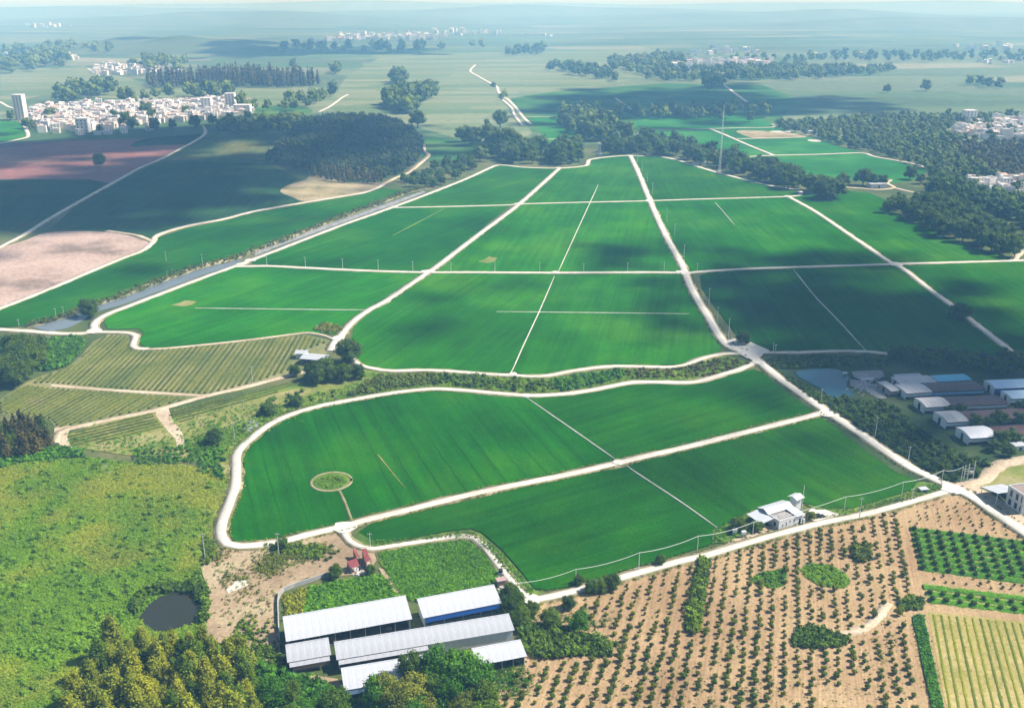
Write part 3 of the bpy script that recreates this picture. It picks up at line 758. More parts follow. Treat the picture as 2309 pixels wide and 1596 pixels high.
TRACKS = {
 "pale_track": ([(-20, 704), (0, 696), (67, 670), (134, 643), (201, 614), (268, 586), (318, 567), (344, 548), (355, 531), (418, 511), (502, 495), (569, 478), (669, 460), (772, 443), (819, 435), (852, 423), (866, 414)], 5.0),
 "forest_track": ([(866, 414), (892, 401), (919, 390), (936, 378), (956, 361), (966, 350), (956, 341), (954, 328), (939, 314)], 5.0),
 "soil_track": ([(344, 547), (325, 537), (301, 530), (241, 521)], 4.0),
 "tea_edge_track": ([(335, 788), (385, 785), (468, 777), (560, 767), (669, 753), (694, 751), (730, 757), (752, 766)], 1.8),
 "tea_lower_track": ([(125, 1000), (132, 975), (150, 968), (200, 957), (260, 944), (330, 930), (380, 917), (460, 894), (540, 876), (640, 850), (700, 835)], 3.0),
 "tea_inner_track": ([(115, 870), (200, 877), (300, 884), (400, 890), (470, 894)], 2.4),
 "wood_track": ([(1891, 422), (1938, 425), (1975, 428), (2015, 424), (2000, 414), (2008, 406)], 4.0),
 "wood_track_two": ([(2015, 424), (2052, 433), (2085, 438)], 4.5),
 "side_track": ([(2150, 1100), (2190, 1092), (2225, 1075), (2250, 1050), (2290, 1040), (2340, 1032)], 6.0),
 "right_edge_track": ([(2282, 589), (2300, 570), (2330, 540)], 5.0),
 "orchard_track": ([(1790, 1420), (1880, 1432), (1950, 1415), (1985, 1385), (2000, 1360)], 3.0),
}
zi = 0
for k, (pts, w) in ROADS.items():
    g = GP(pts); z = 0.42 + 0.005 * zi; zi += 1
    if w < 6.5 and k not in ("village_lane",):
        link("road_verge", ribbon_mesh("road_verge", g, w * 0.76 + 2.0, 0.34 + 0.0022 * zi, 0.22, 0.0, 3.0), M_verge, kind="structure")
    link("road", ribbon_mesh("road", g, w * 0.76, z, 0.05, 0.2, 3.0), M_road, kind="structure")
for k, (pts, w) in TRACKS.items():
    g = GP(pts); z = 0.33 + 0.001 * zi; zi += 1
    link("path", ribbon_mesh("path", g, w, z, 0.16, -0.05, 3.0), M_track, kind="structure")
    if k in ("pale_track",):
        link("path", ribbon_mesh("path", g, w * 0.55, z + 0.05, 0.12, z, 3.0), M_road, kind="structure")
# flared junctions
for (u, v, r) in ((965, 614, 8), (1541, 616, 9), (1170, 461, 7), (1464, 454, 8), (2020, 597, 8), (212, 748, 7), (1692, 800, 10), (1710, 818, 6), (1868, 934, 8), (777, 1190, 7), (1196, 1354, 5.5), (2150, 1106, 7), (762, 764, 6), (1421, 352, 8), (1260, 380, 6), (1777, 444, 6), (565, 588, 7), (545, 597, 6), (890, 467, 5), (1254, 616, 5.5), (1157, 845, 3.5), (1187, 894, 4), (1394, 1045, 4)):
    c = G(u, v); zi += 1
    r *= 0.62
    pts = [c + Vector((math.cos(a) * r * random.uniform(.75, 1.1), math.sin(a) * r * random.uniform(.75, 1.1), 0)) for a in np.linspace(0, 6.283, 11)[:-1]]
    link("road_junction", poly_mesh("road_junction", pts, 0.565 + 0.0015 * zi, 0.3, 0.0, 2.0, True), M_junc, kind="structure")
patch("concrete_apron", [(1640, 770), (1655, 765), (1690, 772), (1712, 782), (1735, 792), (1720, 800), (1700, 815), (1665, 797)], M_junc, 0.555, 0.2)
patch("concrete_apron", [(1795, 1190), (1800, 1170), (1830, 1148), (1860, 1150), (1900, 1162), (1880, 1172)], M_junc, 0.30)
patch("dirt_yard", [(1690, 1212), (1715, 1190), (1740, 1186), (1760, 1196), (1810, 1180), (1830, 1180), (1760, 1202)], M_track, 0.28)
patch("dirt_yard", [(1640, 1225), (1660, 1205), (1700, 1205), (1716, 1211), (1660, 1232)], M_track, 0.29)
patch("dirt_yard", [(2180, 1120), (2205, 1100), (2260, 1130), (2300, 1160), (2340, 1190), (2340, 1215), (2240, 1152)], M_track, 0.36)
patch("concrete_apron", [(1737, 296), (1775, 295), (1782, 299), (1745, 299)], M_road, 0.09)
patch("concrete_apron", [(1822, 315), (1850, 316), (1848, 320), (1826, 319)], M_road, 0.09)

# thin raised dike paths
DIKES = [([(1349, 417), (1297, 530), (1259, 613)], 1.3), ([(1250, 624), (1215, 705), (1180, 780), (1156, 834), (1150, 844)], 1.2), ([(1120, 704), (1215, 705), (1400, 707), (1553, 709)], 1.0),
 ([(440, 696), (600, 698), (772, 700), (832, 700)], 1.1), ([(1187, 898), (1271, 956), (1394, 1042)], 1.0), ([(1412, 1051), (1428, 1063), (1541, 1138), (1618, 1193)], 0.95), ([(1789, 609), (1838, 670), (1888, 722), (1953, 793)], 1.2), ([(1612, 457), (1657, 509)], 1.2)]
for i, (pts, w) in enumerate(DIKES):
    link("dike_path", ribbon_mesh("dike_path", GP(pts), w * 0.42, 0.58 + 0.01 * i, 0.12, 0.2, 3.0, taper=True), M_dike, kind="structure")
link("dike_path", ribbon_mesh("dike_path", GP([(852, 1026), (881, 1063), (914, 1103)]), 0.45, 0.5, 0.2, 0.2, 3.0, taper=True), M_dry, kind="structure")
link("path", ribbon_mesh("path", GP([(1000, 472), (886, 532)]), 1.0, 0.5, 0.2, 0.2, 3.0, taper=True), M_lush, kind="structure")
link("path", ribbon_mesh("path", GP([(766, 1109), (778, 1135), (793, 1176)]), 1.0, 0.52, 0.1, 0.2, 2.0), M_verge, kind="structure")
# ringed clump inside the striped field
c0 = G(747, 1087); rx = (G(792, 1087) - G(702, 1087)).length / 2
ring = [c0 + Vector((math.cos(a) * rx, math.sin(a) * rx, 0)) for a in np.linspace(0, 6.283, 25)[:-1]]
link("path", ribbon_mesh("path", [(p.x, p.y) for p in ring + ring[:2]], 0.9, 0.53, 0.1, 0.2, 2.0), M_verge, kind="structure")
link("grass_islet", poly_mesh("grass_islet", [c0 + (p - c0) * 0.96 for p in ring], 0.42, 0.1, 0.1, 2.0, True), M_lush, kind="structure")
for (u, v, a, b) in ((415, 685, 30, 7), (1100, 587, 22, 7)):
    patch("dry_patch", [(u - a, v + b * .6), (u - a * .3, v - b * .2), (u + a * .1, v - b), (u + a, v - b * .6), (u + a * .6, v + b * .5), (u, v + b)], M_dry, 0.32, 0.2)

# ------------------------------------------------------------------ grass, soil and water
patch("rough_grass", [(820, 832), (879, 843), (1036, 846), (1153, 853), (1240, 854), (1290, 845), (1390, 832), (1505, 835), (1570, 820), (1634, 804), (1690, 822), (1640, 838), (1541, 858), (1431, 857), (1337, 875), (1237, 887), (1187, 888), (1053, 877), (983, 873), (936, 876), (840, 890), (760, 906), (660, 925), (600, 955), (550, 1000), (525, 1030), (500, 1060), (440, 1040), (300, 1020), (150, 1010), (130, 990), (180, 970), (400, 940), (560, 890), (700, 850)], M_lush, 0.10, jit=0.6)
patch("dry_meadow", [(400, 950), (470, 915), (560, 900), (700, 870), (790, 850), (850, 855), (830, 880), (740, 898), (640, 928), (560, 950), (470, 985), (430, 1000)], M_dry, 0.14, jit=0.5)
patch("dry_meadow", [(150, 985), (200, 962), (350, 930), (375, 950), (410, 1005), (420, 1030), (280, 1025), (190, 1010)], M_dry, 0.15, jit=0.4)
patch("dirt_gap", [(350, 925), (378, 918), (390, 950), (415, 985), (412, 1015), (400, 1018), (395, 990), (360, 950)], M_track, 0.2, jit=0.3)
patch("dirt_gap", [(122, 965), (160, 960), (150, 985), (165, 1015), (140, 1010), (128, 990)], M_track, 0.2, jit=0.3)
patch("roadside_grass", [(508, 1010), (535, 990), (522, 1060), (505, 1150), (488, 1200), (495, 1235), (470, 1250), (462, 1220), (480, 1120), (495, 1060)], M_dry, 0.2, jit=0.4)
patch("dirt_yard", [(470, 1232), (560, 1240), (690, 1212), (768, 1197), (800, 1235), (842, 1243), (850, 1262), (830, 1290), (760, 1300), (690, 1302), (640, 1327), (628, 1350), (630, 1440), (645, 1512), (700, 1520), (760, 1530), (800, 1600), (760, 1640), (620, 1540), (580, 1440), (590, 1490), (520, 1470), (462, 1440), (458, 1405), (468, 1330), (452, 1285)], M_yard, 0.12, jit=0.3)
patch("orchard_soil", [(1185, 1370), (1240, 1352), (1404, 1308), (1620, 1247), (1780, 1204), (1930, 1170), (2060, 1136), (2150, 1114), (2200, 1131), (2250, 1168), (2330, 1222), (2360, 1400), (2380, 1660), (1080, 1680), (1110, 1540), (1150, 1500), (1195, 1470), (1180, 1420)], M_orch, 0.10, round_=False)
patch("bare_patch", [(510, 1330), (530, 1312), (555, 1308), (560, 1318), (530, 1332), (515, 1338)], M_road, 0.2, jit=0.2)
patch("grass_corner", [(810, 1202), (836, 1218), (860, 1225), (936, 1216), (1003, 1203), (1060, 1196), (1084, 1204), (1128, 1242), (1175, 1296), (1205, 1333), (1235, 1340), (1300, 1328), (1300, 1334), (1237, 1345), (1207, 1350), (1180, 1338), (1163, 1318), (1137, 1285), (1113, 1255), (1090, 1225), (1070, 1209), (1046, 1205), (953, 1217), (886, 1227), (842, 1234), (819, 1231), (800, 1220)], M_lush, 0.36, jit=0.3, round_=False)
patch("grass_corner", [(1814, 1137), (1864, 1147), (1918, 1149), (1988, 1129), (2058, 1106), (2072, 1086), (2100, 1090), (2128, 1102), (2120, 1110), (2055, 1130), (1988, 1148), (1921, 1163), (1900, 1162), (1860, 1150), (1838, 1150)], M_lush, 0.33, jit=0.3, round_=False)
patch("grass_corner", [(1605, 1196), (1650, 1176), (1697, 1152), (1744, 1137), (1800, 1138), (1790, 1160), (1720, 1180), (1690, 1205), (1640, 1222), (1605, 1226)], M_lush, 0.34, jit=0.3, round_=False)
patch("roadside_grass", [(1716, 838), (1735, 845), (1790, 888), (1845, 925), (1834, 928), (1771, 884)], M_darkgrass, 0.33, round_=False)
patch("roadside_grass", [(1862, 948), (1895, 952), (1960, 996), (2050, 1058), (2095, 1082), (2075, 1086), (2020, 1066), (1970, 1030), (1920, 993)], M_darkgrass, 0.33, round_=False)
patch("dry_meadow", [(2200, 1098), (2235, 1066), (2290, 1046), (2400, 1040), (2400, 1150), (2310, 1110), (2240, 1102)], M_dry, 0.13, jit=.3)
patch("rough_pasture", [(1715, 815), (1745, 803), (1880, 800), (2008, 806), (2100, 812), (2420, 830), (2440, 1060), (2290, 1036), (2240, 1055), (2190, 1088), (2140, 1098), (2060, 1052), (1940, 974), (1858, 918), (1775, 860), (1740, 835)], M_darkgrass, 0.08, round_=False)
patch("bare_patch", [(1920, 838), (1990, 836), (1995, 850), (1940, 855), (1925, 850)], M_gravel, 0.16)
patch("bare_patch", [(1915, 855), (1960, 862), (1990, 880), (2000, 898), (1985, 900), (1950, 880), (1918, 870)], M_gravel, 0.17)
patch("tea_ground", [(0, 900), (60, 862), (100, 845), (150, 830), (185, 800), (210, 770), (245, 754), (290, 756), (300, 790), (335, 792), (468, 780), (690, 755), (745, 768), (742, 790), (700, 830), (640, 848), (540, 872), (460, 892), (330, 928), (200, 955), (130, 970), (110, 945), (0, 935)], M_tea, 0.13, round_=False)
patch("bare_patch", [(55, 905), (70, 898), (95, 896), (112, 902), (95, 912), (75, 916)], M_yard, 0.2)
patch("gravel_slope", [(545, 965), (560, 948), (580, 945), (588, 955), (570, 972), (550, 978)], M_gravel, 0.22)
patch("gravel_slope", [(222, 1040), (240, 1042), (252, 1060), (250, 1075), (232, 1068)], M_gravel, 0.24)
M_pond = mat_water("pond_water", (0.018, 0.085, 0.125), 0.04)  # blue of the reflected sky is put into the base colour
M_pond2 = mat_water("murky_water", (0.030, 0.034, 0.022), 0.08)
POND1 = [(1794, 839), (1815, 835), (1858, 831), (1891, 834), (1915, 853), (1907, 867), (1926, 893), (1915, 898), (1888, 900), (1865, 890), (1851, 877), (1828, 864), (1804, 853)]
POND2 = [(314, 1393), (334, 1365), (355, 1348), (395, 1336), (435, 1341), (452, 1358), (450, 1385), (444, 1404), (415, 1412), (378, 1423), (348, 1424), (330, 1411)]
patch("pond_bank", [(p[0] + (p[0] - 1860) * .06, p[1] + (p[1] - 866) * .08) for p in POND1], M_darkgrass, 0.18)
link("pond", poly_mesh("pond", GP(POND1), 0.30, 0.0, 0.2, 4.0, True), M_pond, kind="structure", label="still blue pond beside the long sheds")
link("pond", poly_mesh("pond", GP(POND2), 0.30, 0.0, 0.2, 4.0, True), M_pond2, kind="structure", label="dark murky pond ringed by green bushes")
# canal and levee along the road
CAN_LO = [(115, 748), (150, 741), (180, 727), (203, 712), (217, 703), (268, 690), (368, 654), (452, 622), (532, 596)]
CAN_HI = [(73, 740), (110, 729), (150, 717), (190, 703), (217, 692), (268, 675), (368, 637), (452, 608), (528, 589), (550, 582)]
M_canal = mat_water("canal_water", (0.16, 0.19, 0.20), 0.12)
link("canal", poly_mesh("canal", GP(CAN_LO + CAN_HI[::-1]), 0.30, 0.0, 0.0, 5.0, False), M_canal, kind="structure", label="grey canal running beside the pale road")
CAN2 = [(575, 577), (636, 553), (709, 526), (772, 503), (893, 460), (960, 434), (955, 431), (885, 455), (768, 497), (700, 521), (630, 546), (572, 568)]
link("canal", poly_mesh("canal", GP(CAN2), 0.29, 0.0, 0.0, 5.0, False), M_gravel, kind="structure", label="dry gravel canal bed beside the pale road")
def levee(hi, w, h):
    c = smooth(GP(hi), 3.0); V, F = [], []; n = len(c)
    for i, p in enumerate(c):
        t = (c[min(i + 1, n - 1)] - c[max(i - 1, 0)]).normalized(); s = Vector((-t.y, t.x, 0))
        e = min(1, 5 * min(i, n - 1 - i) / n)
        for o_, z in ((-.5, 0), (-.25, h * .8), (0, h), (.25, h * .8), (.5, 0)):
            q = p + s * (w * o_ * random.uniform(.9, 1.1)); V.append((q.x, q.y, z * e * random.uniform(.85, 1.15) + 0.05))
    F = [[5 * i + k, 5 * i + k + 1, 5 * i + k + 6, 5 * i + k + 5] for i in range(n - 1) for k in range(4)]
    return mesh_np("levee", V, np.array(F))
LEV = [(60, 736), (110, 725), (150, 713), (190, 699), (217, 688), (268, 671), (368, 632), (452, 603), (528, 583), (640, 542), (768, 491), (852, 460), (920, 434), (980, 420)]
link("levee", levee(LEV, 7.0, 1.6), M_verge, kind="structure")
# ------------------------------------------------------------------ planted rows
def rows_in(gp, ang, spacing):
    P = np.array([(p[0], p[1]) for p in gp]); c, s = math.cos(ang), math.sin(ang)
    Q = np.stack([P[:, 0] * c + P[:, 1] * s, -P[:, 0] * s + P[:, 1] * c], 1)
    out = []
    y = Q[:, 1].min() + spacing * .6
    while y < Q[:, 1].max():
        xs = []
        for i in range(len(Q)):
            a, b = Q[i], Q[(i + 1) % len(Q)]
            if (a[1] > y) != (b[1] > y): xs.append(a[0] + (y - a[1]) / (b[1] - a[1]) * (b[0] - a[0]))
        xs.sort()
        for k in range(0, len(xs) - 1, 2):
            if xs[k + 1] - xs[k] > 3: out.append((xs[k] + .4, xs[k + 1] - .4, y))
        y += spacing
    f = lambda x, y: (x * c - y * s, x * s + y * c)
    return [(f(x0, y), f(x1, y)) for x0, x1, y in out]
def hedge_row(name, a, b, w, h, mat, parent, z=0.1, leaf=0.28, dens=2.2, gap=0.0):
    """one planted row: lumpy hedge body with leaf faces on it"""
    a, b = np.array(a), np.array(b); d = b - a; L = np.linalg.norm(d)
    if L < 1.5: return None
    t = d / L; s = np.array([-t[1], t[0]])
    n = max(2, int(L / 1.1)); V, F, R = [], [], []
    for i in range(n + 1):
        p = a + t * (L * i / n); ww = w * rng.uniform(.35, .6); hh = h * rng.uniform(.65, 1.05)
        if gap and rng.random() < gap: hh *= .25; ww *= .5
        for o_, zz in ((-1, 0), (-.75, .6), (0, 1), (.75, .6), (1, 0)):
            q = p + s * ww * o_; V.append((q[0], q[1], z + hh * zz))
    for i in range(n):
        for k in range(4):
            e = 5 * i + k; F += [[e, e + 1, e + 6], [e, e + 6, e + 5]]; R += [rng.uniform(.0, .3)] * 2
    m = int(L * dens); k0 = len(V)
    u = rng.random(m) * L; off = rng.normal(0, .42, m) * w; zz = h * np.clip(1.05 - (off / w) ** 2 * 2.2, .15, 1.1) * rng.uniform(.75, 1.1, m)
    c = a[None] + t[None] * u[:, None] + s[None] * off[:, None]
    c = np.concatenate([c, (z + zz)[:, None]], 1)
    e1 = rng.normal(size=(m, 3)); e1[:, 2] *= .45; e1 /= np.linalg.norm(e1, axis=1, keepdims=True)
    e2 = np.cross(e1, np.array([0, 0, 1.0]) + rng.normal(0, .3, (m, 3)))
    sz = leaf * rng.uniform(.6, 1.3, (m, 1))
    tri = np.stack([c - e1 * sz, c + e1 * sz - e2 * sz * .5, c + e2 * sz], 1).reshape(-1, 3)
    V = np.concatenate([np.array(V), tri]); F = np.concatenate([np.array(F), np.arange(m)[:, None] * 3 + k0 + np.array([0, 1, 2])])
    R = np.concatenate([np.array(R), np.clip(rng.normal(.6, .25, m), 0, 1)])
    return link(name, mesh_np(name, V, F, R), mat, parent)
def plantation(label, pts, ax, spacing, w, h, mat, name="tea_plantation", cat="plantation", row="tea_row", **kw):
    g = GP(pts); c = sum(g, Vector()) / len(g)
    root = empty(name, (0, 0, 0), 0, label, cat)
    rows = rows_in(g, gdir(*ax), spacing)
    for a, b in rows: hedge_row(row, a, b, w, h, mat, root, **kw)
    return root
TEA1 = [(60, 866), (120, 842), (170, 822), (200, 790), (222, 764), (250, 756), (286, 760), (296, 790), (335, 793), (468, 781), (690, 757), (738, 772), (660, 800), (655, 835), (560, 866), (468, 889), (300, 879), (115, 864)]
TEA2 = [(0, 905), (60, 870), (112, 876), (300, 889), (420, 897), (440, 896), (330, 924), (200, 951), (130, 965), (115, 945), (60, 940), (0, 932)]
plantation("large block of olive tea rows running up to the wavy field edge", TEA1, ((412, 887), (495, 782)), 2.75, 1.25, 1.0, L_olive)
plantation("darker block of tea rows below the thin dirt track", TEA2, ((250, 938), (345, 880)), 2.75, 1.3, 1.0, L_olive)
plantation("short tea rows on yellow grass above the scrub", [(152, 985), (185, 968), (345, 932), (352, 945), (372, 965), (300, 982), (200, 1003), (165, 1005)], ((152, 990), (350, 942)), 3.2, 1.3, 0.9, L_olive)
plantation("tea rows on yellow grass beyond the dirt gap", [(380, 938), (392, 925), (560, 885), (640, 866), (690, 850), (700, 862), (560, 905), (470, 930), (410, 955)], ((385, 940), (540, 898)), 3.2, 1.2, 0.8, L_olive)
# bright plot with dark bushes
GR = mat_leaf("leaf_lime", (0.060, 0.190, 0.012), (0.170, 0.480, 0.030))
plantation("bright green plot of low hedged rows beside the orchard", [(2048, 1187), (2180, 1202), (2330, 1224), (2340, 1316), (2200, 1304), (2072, 1288)], ((2050, 1225), (2309, 1258)), 3.6, 3.1, 0.7, GR, "vegetable_plot", "vegetable plot", "crop_row", dens=11.0)
plantation("narrow bright green plot of three low rows", [(2078, 1322), (2200, 1334), (2330, 1350), (2340, 1392), (2200, 1370), (2092, 1355)], ((2080, 1335), (2309, 1362)), 3.6, 3.1, 0.7, GR, "vegetable_plot", "vegetable plot", "crop_row", dens=11.0)
M_stub = mat_soil("straw_ground", [(0.28, 0.25, 0.07), (0.36, 0.30, 0.10), (0.43, 0.35, 0.14)], 0.06, 1.0)
patch("straw_field", [(2092, 1380), (2200, 1390), (2360, 1408), (2420, 1680), (2160, 1680), (2128, 1570)], M_stub, 0.16, round_=False)
L_straw = mat_leaf("leaf_straw", (0.16, 0.20, 0.035), (0.29, 0.35, 0.075))
plantation("straw coloured field of thin parallel rows", [(2094, 1383), (2200, 1393), (2360, 1412), (2420, 1680), (2164, 1680), (2130, 1570)], ((2150, 1390), (2192, 1590)), 2.2, 0.8, 0.16, L_straw, "straw_field_rows", "crop field", "crop_row", dens=4.5, leaf=0.2, z=0.17)
strip = GP([(2057, 1390), (2082, 1388), (2128, 1600), (2140, 1660), (2116, 1660), (2102, 1600)])
link("green_strip", poly_mesh("green_strip", strip, 0.6, 0.0, 0.15, 3.0, False), mat_soil("lime_grass", [(0.03, 0.13, 0.012), (0.045, 0.17, 0.014), (0.06, 0.20, 0.02)], 0.1, 1.2), kind="structure", label="bright green strip of grass beside the straw field")
scatter("grass_cover", fill_points(strip, 0.7), "tuft", (0.7, 1.1), L_bright, 0.55)

def near(x, y, marks, other):
    """which landmark a plant stands beside"""
    best, dist = other, 1e9
    for nm, u, v, r in marks:
        q = G(u, v); d = math.hypot(q.x - x, q.y - y)
        if d < r and d < dist: best, dist = nm, d
    return best
OMARKS = [("beside the thick hedge", 1580, 1280, 9), ("beside the thick hedge", 1568, 1340, 9), ("beside the thick hedge", 1556, 1410, 9), ("around the large round weedy island", 1862, 1297, 13), ("around the small square weedy island", 1735, 1305, 11), ("around the long weedy mound", 1845, 1440, 12), ("around the brown thorny clump", 1942, 1248, 8), ("at the bend of the dirt loop", 1985, 1390, 11), ("along the bright green grass strip", 2085, 1460, 11), ("along the bright green grass strip", 2100, 1560, 12), ("around the bare patch at the orchard foot", 1900, 1570, 14), ("near the low white shed", 1200, 1520, 14), ("near the twin-crowned corner tree", 1340, 1400, 14), ("below the green thicket", 1320, 1510, 13)]
# ------------------------------------------------------------------ orchard
ROWANG = math.radians(90 - 15.4)
ORCH = GP([(1245, 1378), (1330, 1338), (1420, 1316), (1620, 1258), (1780, 1216), (1930, 1181), (2035, 1156), (2052, 1240), (2074, 1330), (2050, 1382), (2095, 1600), (2105, 1640), (1110, 1640), (1150, 1530), (1200, 1500), (1390, 1485), (1400, 1440), (1330, 1400)])
HOLES = [[(1693, 1310), (1715, 1292), (1770, 1285), (1768, 1320), (1735, 1325)], [(1805, 1285), (1825, 1270), (1880, 1278), (1915, 1305), (1905, 1325), (1850, 1322), (1815, 1300)],
 [(1785, 1440), (1800, 1418), (1850, 1415), (1910, 1440), (1900, 1460), (1790, 1462)], [(2025, 1360), (2050, 1342), (2088, 1352), (2080, 1375), (2035, 1378)], [(1920, 1255), (1925, 1230), (1960, 1230), (1965, 1262), (1940, 1270)],
 [(1850, 1545), (1950, 1545), (1960, 1600), (1840, 1600)], [(1545, 1425), (1560, 1340), (1578, 1260), (1600, 1265), (1590, 1340), (1575, 1430)],
 [(1920, 1430), (1960, 1410), (1990, 1375), (2005, 1380), (1985, 1420), (1935, 1450)]]
xy = fill_points(ORCH, (2.9, 3.7), 0.0, ROWANG)
xy = xy + rng.normal(0, 0.28, xy.shape)
keep = np.ones(len(xy), bool)
for h_ in HOLES: keep &= ~in_poly(GP(h_), xy)
keep &= rng.random(len(xy)) < 0.93
xy = xy[keep]
def osize(x, y):
    q = mnoise.noise(Vector((x * 0.035, y * 0.02, 3.0)))
    c, s = math.cos(ROWANG), math.sin(ROWANG)
    rr = mnoise.noise(Vector((round((-x * s + y * c) / 3.7) * 3.1, 0.0, 9.0)))
    return .88 * max(0.75, 1.8 + 1.1 * q + 0.55 * rr + random.uniform(-.55, .5) - max(0, y - 330) * 0.004)
order = np.argsort(xy[:, 1])
far_xy = []
for j, i in enumerate(order):
    x, y = xy[i]
    if j < 300:
        sz = osize(x, y); m = random.choice((L_orch, L_orch, L_mid))
        bush("bush_near", (x, y, 0.08), sz, m, "%s round %s orchard bush %s" % ("large" if sz > 2.0 else ("small" if sz < 1.35 else "middling"), "olive" if m is L_orch else "fresh green", near(x, y, OMARKS, "in the open middle rows")), "orchard bushes", hk=random.uniform(.85, 1.1))
    else:
        far_xy.append((x, y))
far_xy = np.array(far_xy)
sm = np.array([osize(*p) for p in far_xy])
for lo, hi in ((0, 1.35), (1.35, 1.8), (1.8, 2.3), (2.3, 9)):
    q = far_xy[(sm >= lo) & (sm < hi)]
    if len(q): scatter("orchard_shrubs", q, "bush_near" if len(q) < 350 else "bush_low", (max(.8, lo * .95), min(hi, 2.7)), L_orch, 0.08, tint=.15)
SAP = GP([(2045, 1150), (2150, 1124), (2195, 1138), (2240, 1168), (2330, 1226), (2180, 1198), (2048, 1180)])
scatter("orchard_saplings", fill_points(SAP, (3.3, 3.6), .25, ROWANG), "bush_low", (0.6, 1.15), L_orch, 0.08)
SAP2 = GP([(2076, 1295), (2330, 1318), (2330, 1345), (2080, 1318)])
scatter("orchard_saplings", fill_points(SAP2, (3.6, 3.4), .25, ROWANG), "bush_low", (0.8, 1.4), L_orch, 0.08)
# dark bushes standing along the bright rows
for a, b in rows_in(GP([(2052, 1190), (2180, 1204), (2330, 1226), (2340, 1312), (2200, 1302), (2075, 1288)]), gdir((2050, 1225), (2309, 1258)), 3.6) + rows_in(GP([(2082, 1324), (2330, 1352), (2340, 1390), (2200, 1368), (2094, 1354)]), gdir((2080, 1335), (2309, 1362)), 3.6):
    L_ = math.dist(a, b)
    for t in np.arange(0.6, L_, 3.9):
        f = t / L_
        bush("bush_near", (a[0] + (b[0] - a[0]) * f, a[1] + (b[1] - a[1]) * f - .5, 0.1), random.uniform(1.5, 2.1), L_dark, "dark round bush growing along a bright green hedged row", "dark bushes in the green plot", "row_bush")
L_cov0 = mat_leaf("leaf_grass", (0.075, 0.170, 0.020), (0.190, 0.380, 0.045), 0.3)
# weedy islands and the thick hedge inside the orchard
for h_, m_, s_ in ((HOLES[0], L_bright, (1.0, 1.7)), (HOLES[1], L_bright, (0.8, 1.3)), (HOLES[2], L_mid, (1.2, 2.0)), (HOLES[3], L_mid, (1.0, 1.6)), (HOLES[4], L_orch, (1.4, 2.4)), (HOLES[6], L_mid, (1.5, 2.4))):
    g_ = GP(h_)
    if m_ is L_bright:
        link("grass_islet", poly_mesh("grass_islet", g_, 0.16, 0, .3, 2.0, True), M_lush, kind="structure")
        scatter("weedy_grass", fill_points(g_, 0.75), "mat", (.8, 1.3), L_cov0, 0.15)
    scatter("weedy_scrub", fill_points(g_, 2.4 if m_ is L_bright else 1.0), "clump", s_, m_, 0.05)

# ------------------------------------------------------------------ dense low cover
COVER = GP([(-60, 1050), (60, 1040), (200, 1032), (300, 1045), (430, 1050), (500, 1060), (512, 1085), (490, 1150), (470, 1230), (450, 1290), (465, 1340), (462, 1440), (580, 1490), (600, 1700), (-80, 1700)])
M_cov = mat_soil("scrub_ground", [(0.105, 0.195, 0.026), (0.165, 0.250, 0.034), (0.235, 0.275, 0.042)], 0.022, 1.2)
link("scrub_slope", poly_mesh("scrub_slope", COVER, 0.03, -.05, .5, 5.0, True), M_cov, kind="structure")
cx = fill_points(COVER, 0.80, .5)
cx = cx[~in_poly(GP([(p[0] + (p[0] - 385) * .02, p[1] + (p[1] - 1380) * .02) for p in POND2]), cx)]
nz = np.array([mnoise.noise(Vector((x * .022, y * .022, 1.0))) + .5 * mnoise.noise(Vector((x * .08, y * .08, 5.0))) for x, y in cx])
L_cov = mat_leaf("leaf_cover", (0.080, 0.180, 0.024), (0.185, 0.375, 0.050), 0.3, (0.165, 0.215, 0.024), (0.350, 0.430, 0.060))
tn = np.clip(nz * 1.9 + .42 + rng.normal(0, .12, len(nz)), 0, 1)
scatter("shrub_cover", cx, "mat", (0.9, 1.5), L_cov, 0.05, label="dense green and yellowish scrub around the murky pond", squash=(.55, .95), tone=tn, tint=.12)
sel = rng.random(len(cx)) < np.clip(.05 - nz * .10, .004, .12)
scatter("scrub_bushes", cx[sel], "clump", (1.0, 2.2), L_cov, 0.0, squash=(.6, .95), tone=np.clip(tn[sel] * .6, 0, 1))
def cover(pts, sp, size, mat, key="clump", z=0.1, name="scrub", thin=1.0, label=None):
    q = fill_points(GP(pts), sp, .5)
    if thin < 1: q = q[rng.random(len(q)) < thin]
    return scatter(name, q, key, size, mat, z, label=label)
CROP1 = [(858, 1246), (1000, 1224), (1046, 1218), (1082, 1240), (1120, 1290), (1124, 1318), (1100, 1325), (940, 1357), (905, 1347), (872, 1292)]
CROP2 = [(700, 1325), (860, 1297), (896, 1340), (904, 1352), (680, 1388)]
for c_ in (CROP1, CROP2): patch("crop_ground", c_, M_lush, .2, jit=.3)
L_crop = mat_leaf("leaf_young_crop", (0.045, 0.150, 0.014), (0.140, 0.360, 0.035), 0.3)
cover(CROP1, 0.75, (0.9, 1.4), L_crop, "mat", .2, name="leafy_crop", label="leafy bright green crop inside the curved lane")
cover(CROP2, 0.8, (0.9, 1.5), L_crop, name="leafy_crop", label="leafy green crop behind the long white barn")
cover([(640, 1345), (700, 1325), (682, 1388), (645, 1390)], 0.9, (0.9, 1.4), L_yellow, name="leafy_crop", label="yellowing crop corner behind the long white barn")
patch("dirt_gap", [(852, 1280), (866, 1284), (880, 1305), (912, 1350), (902, 1356), (868, 1305)], M_yard, .26, jit=.3)
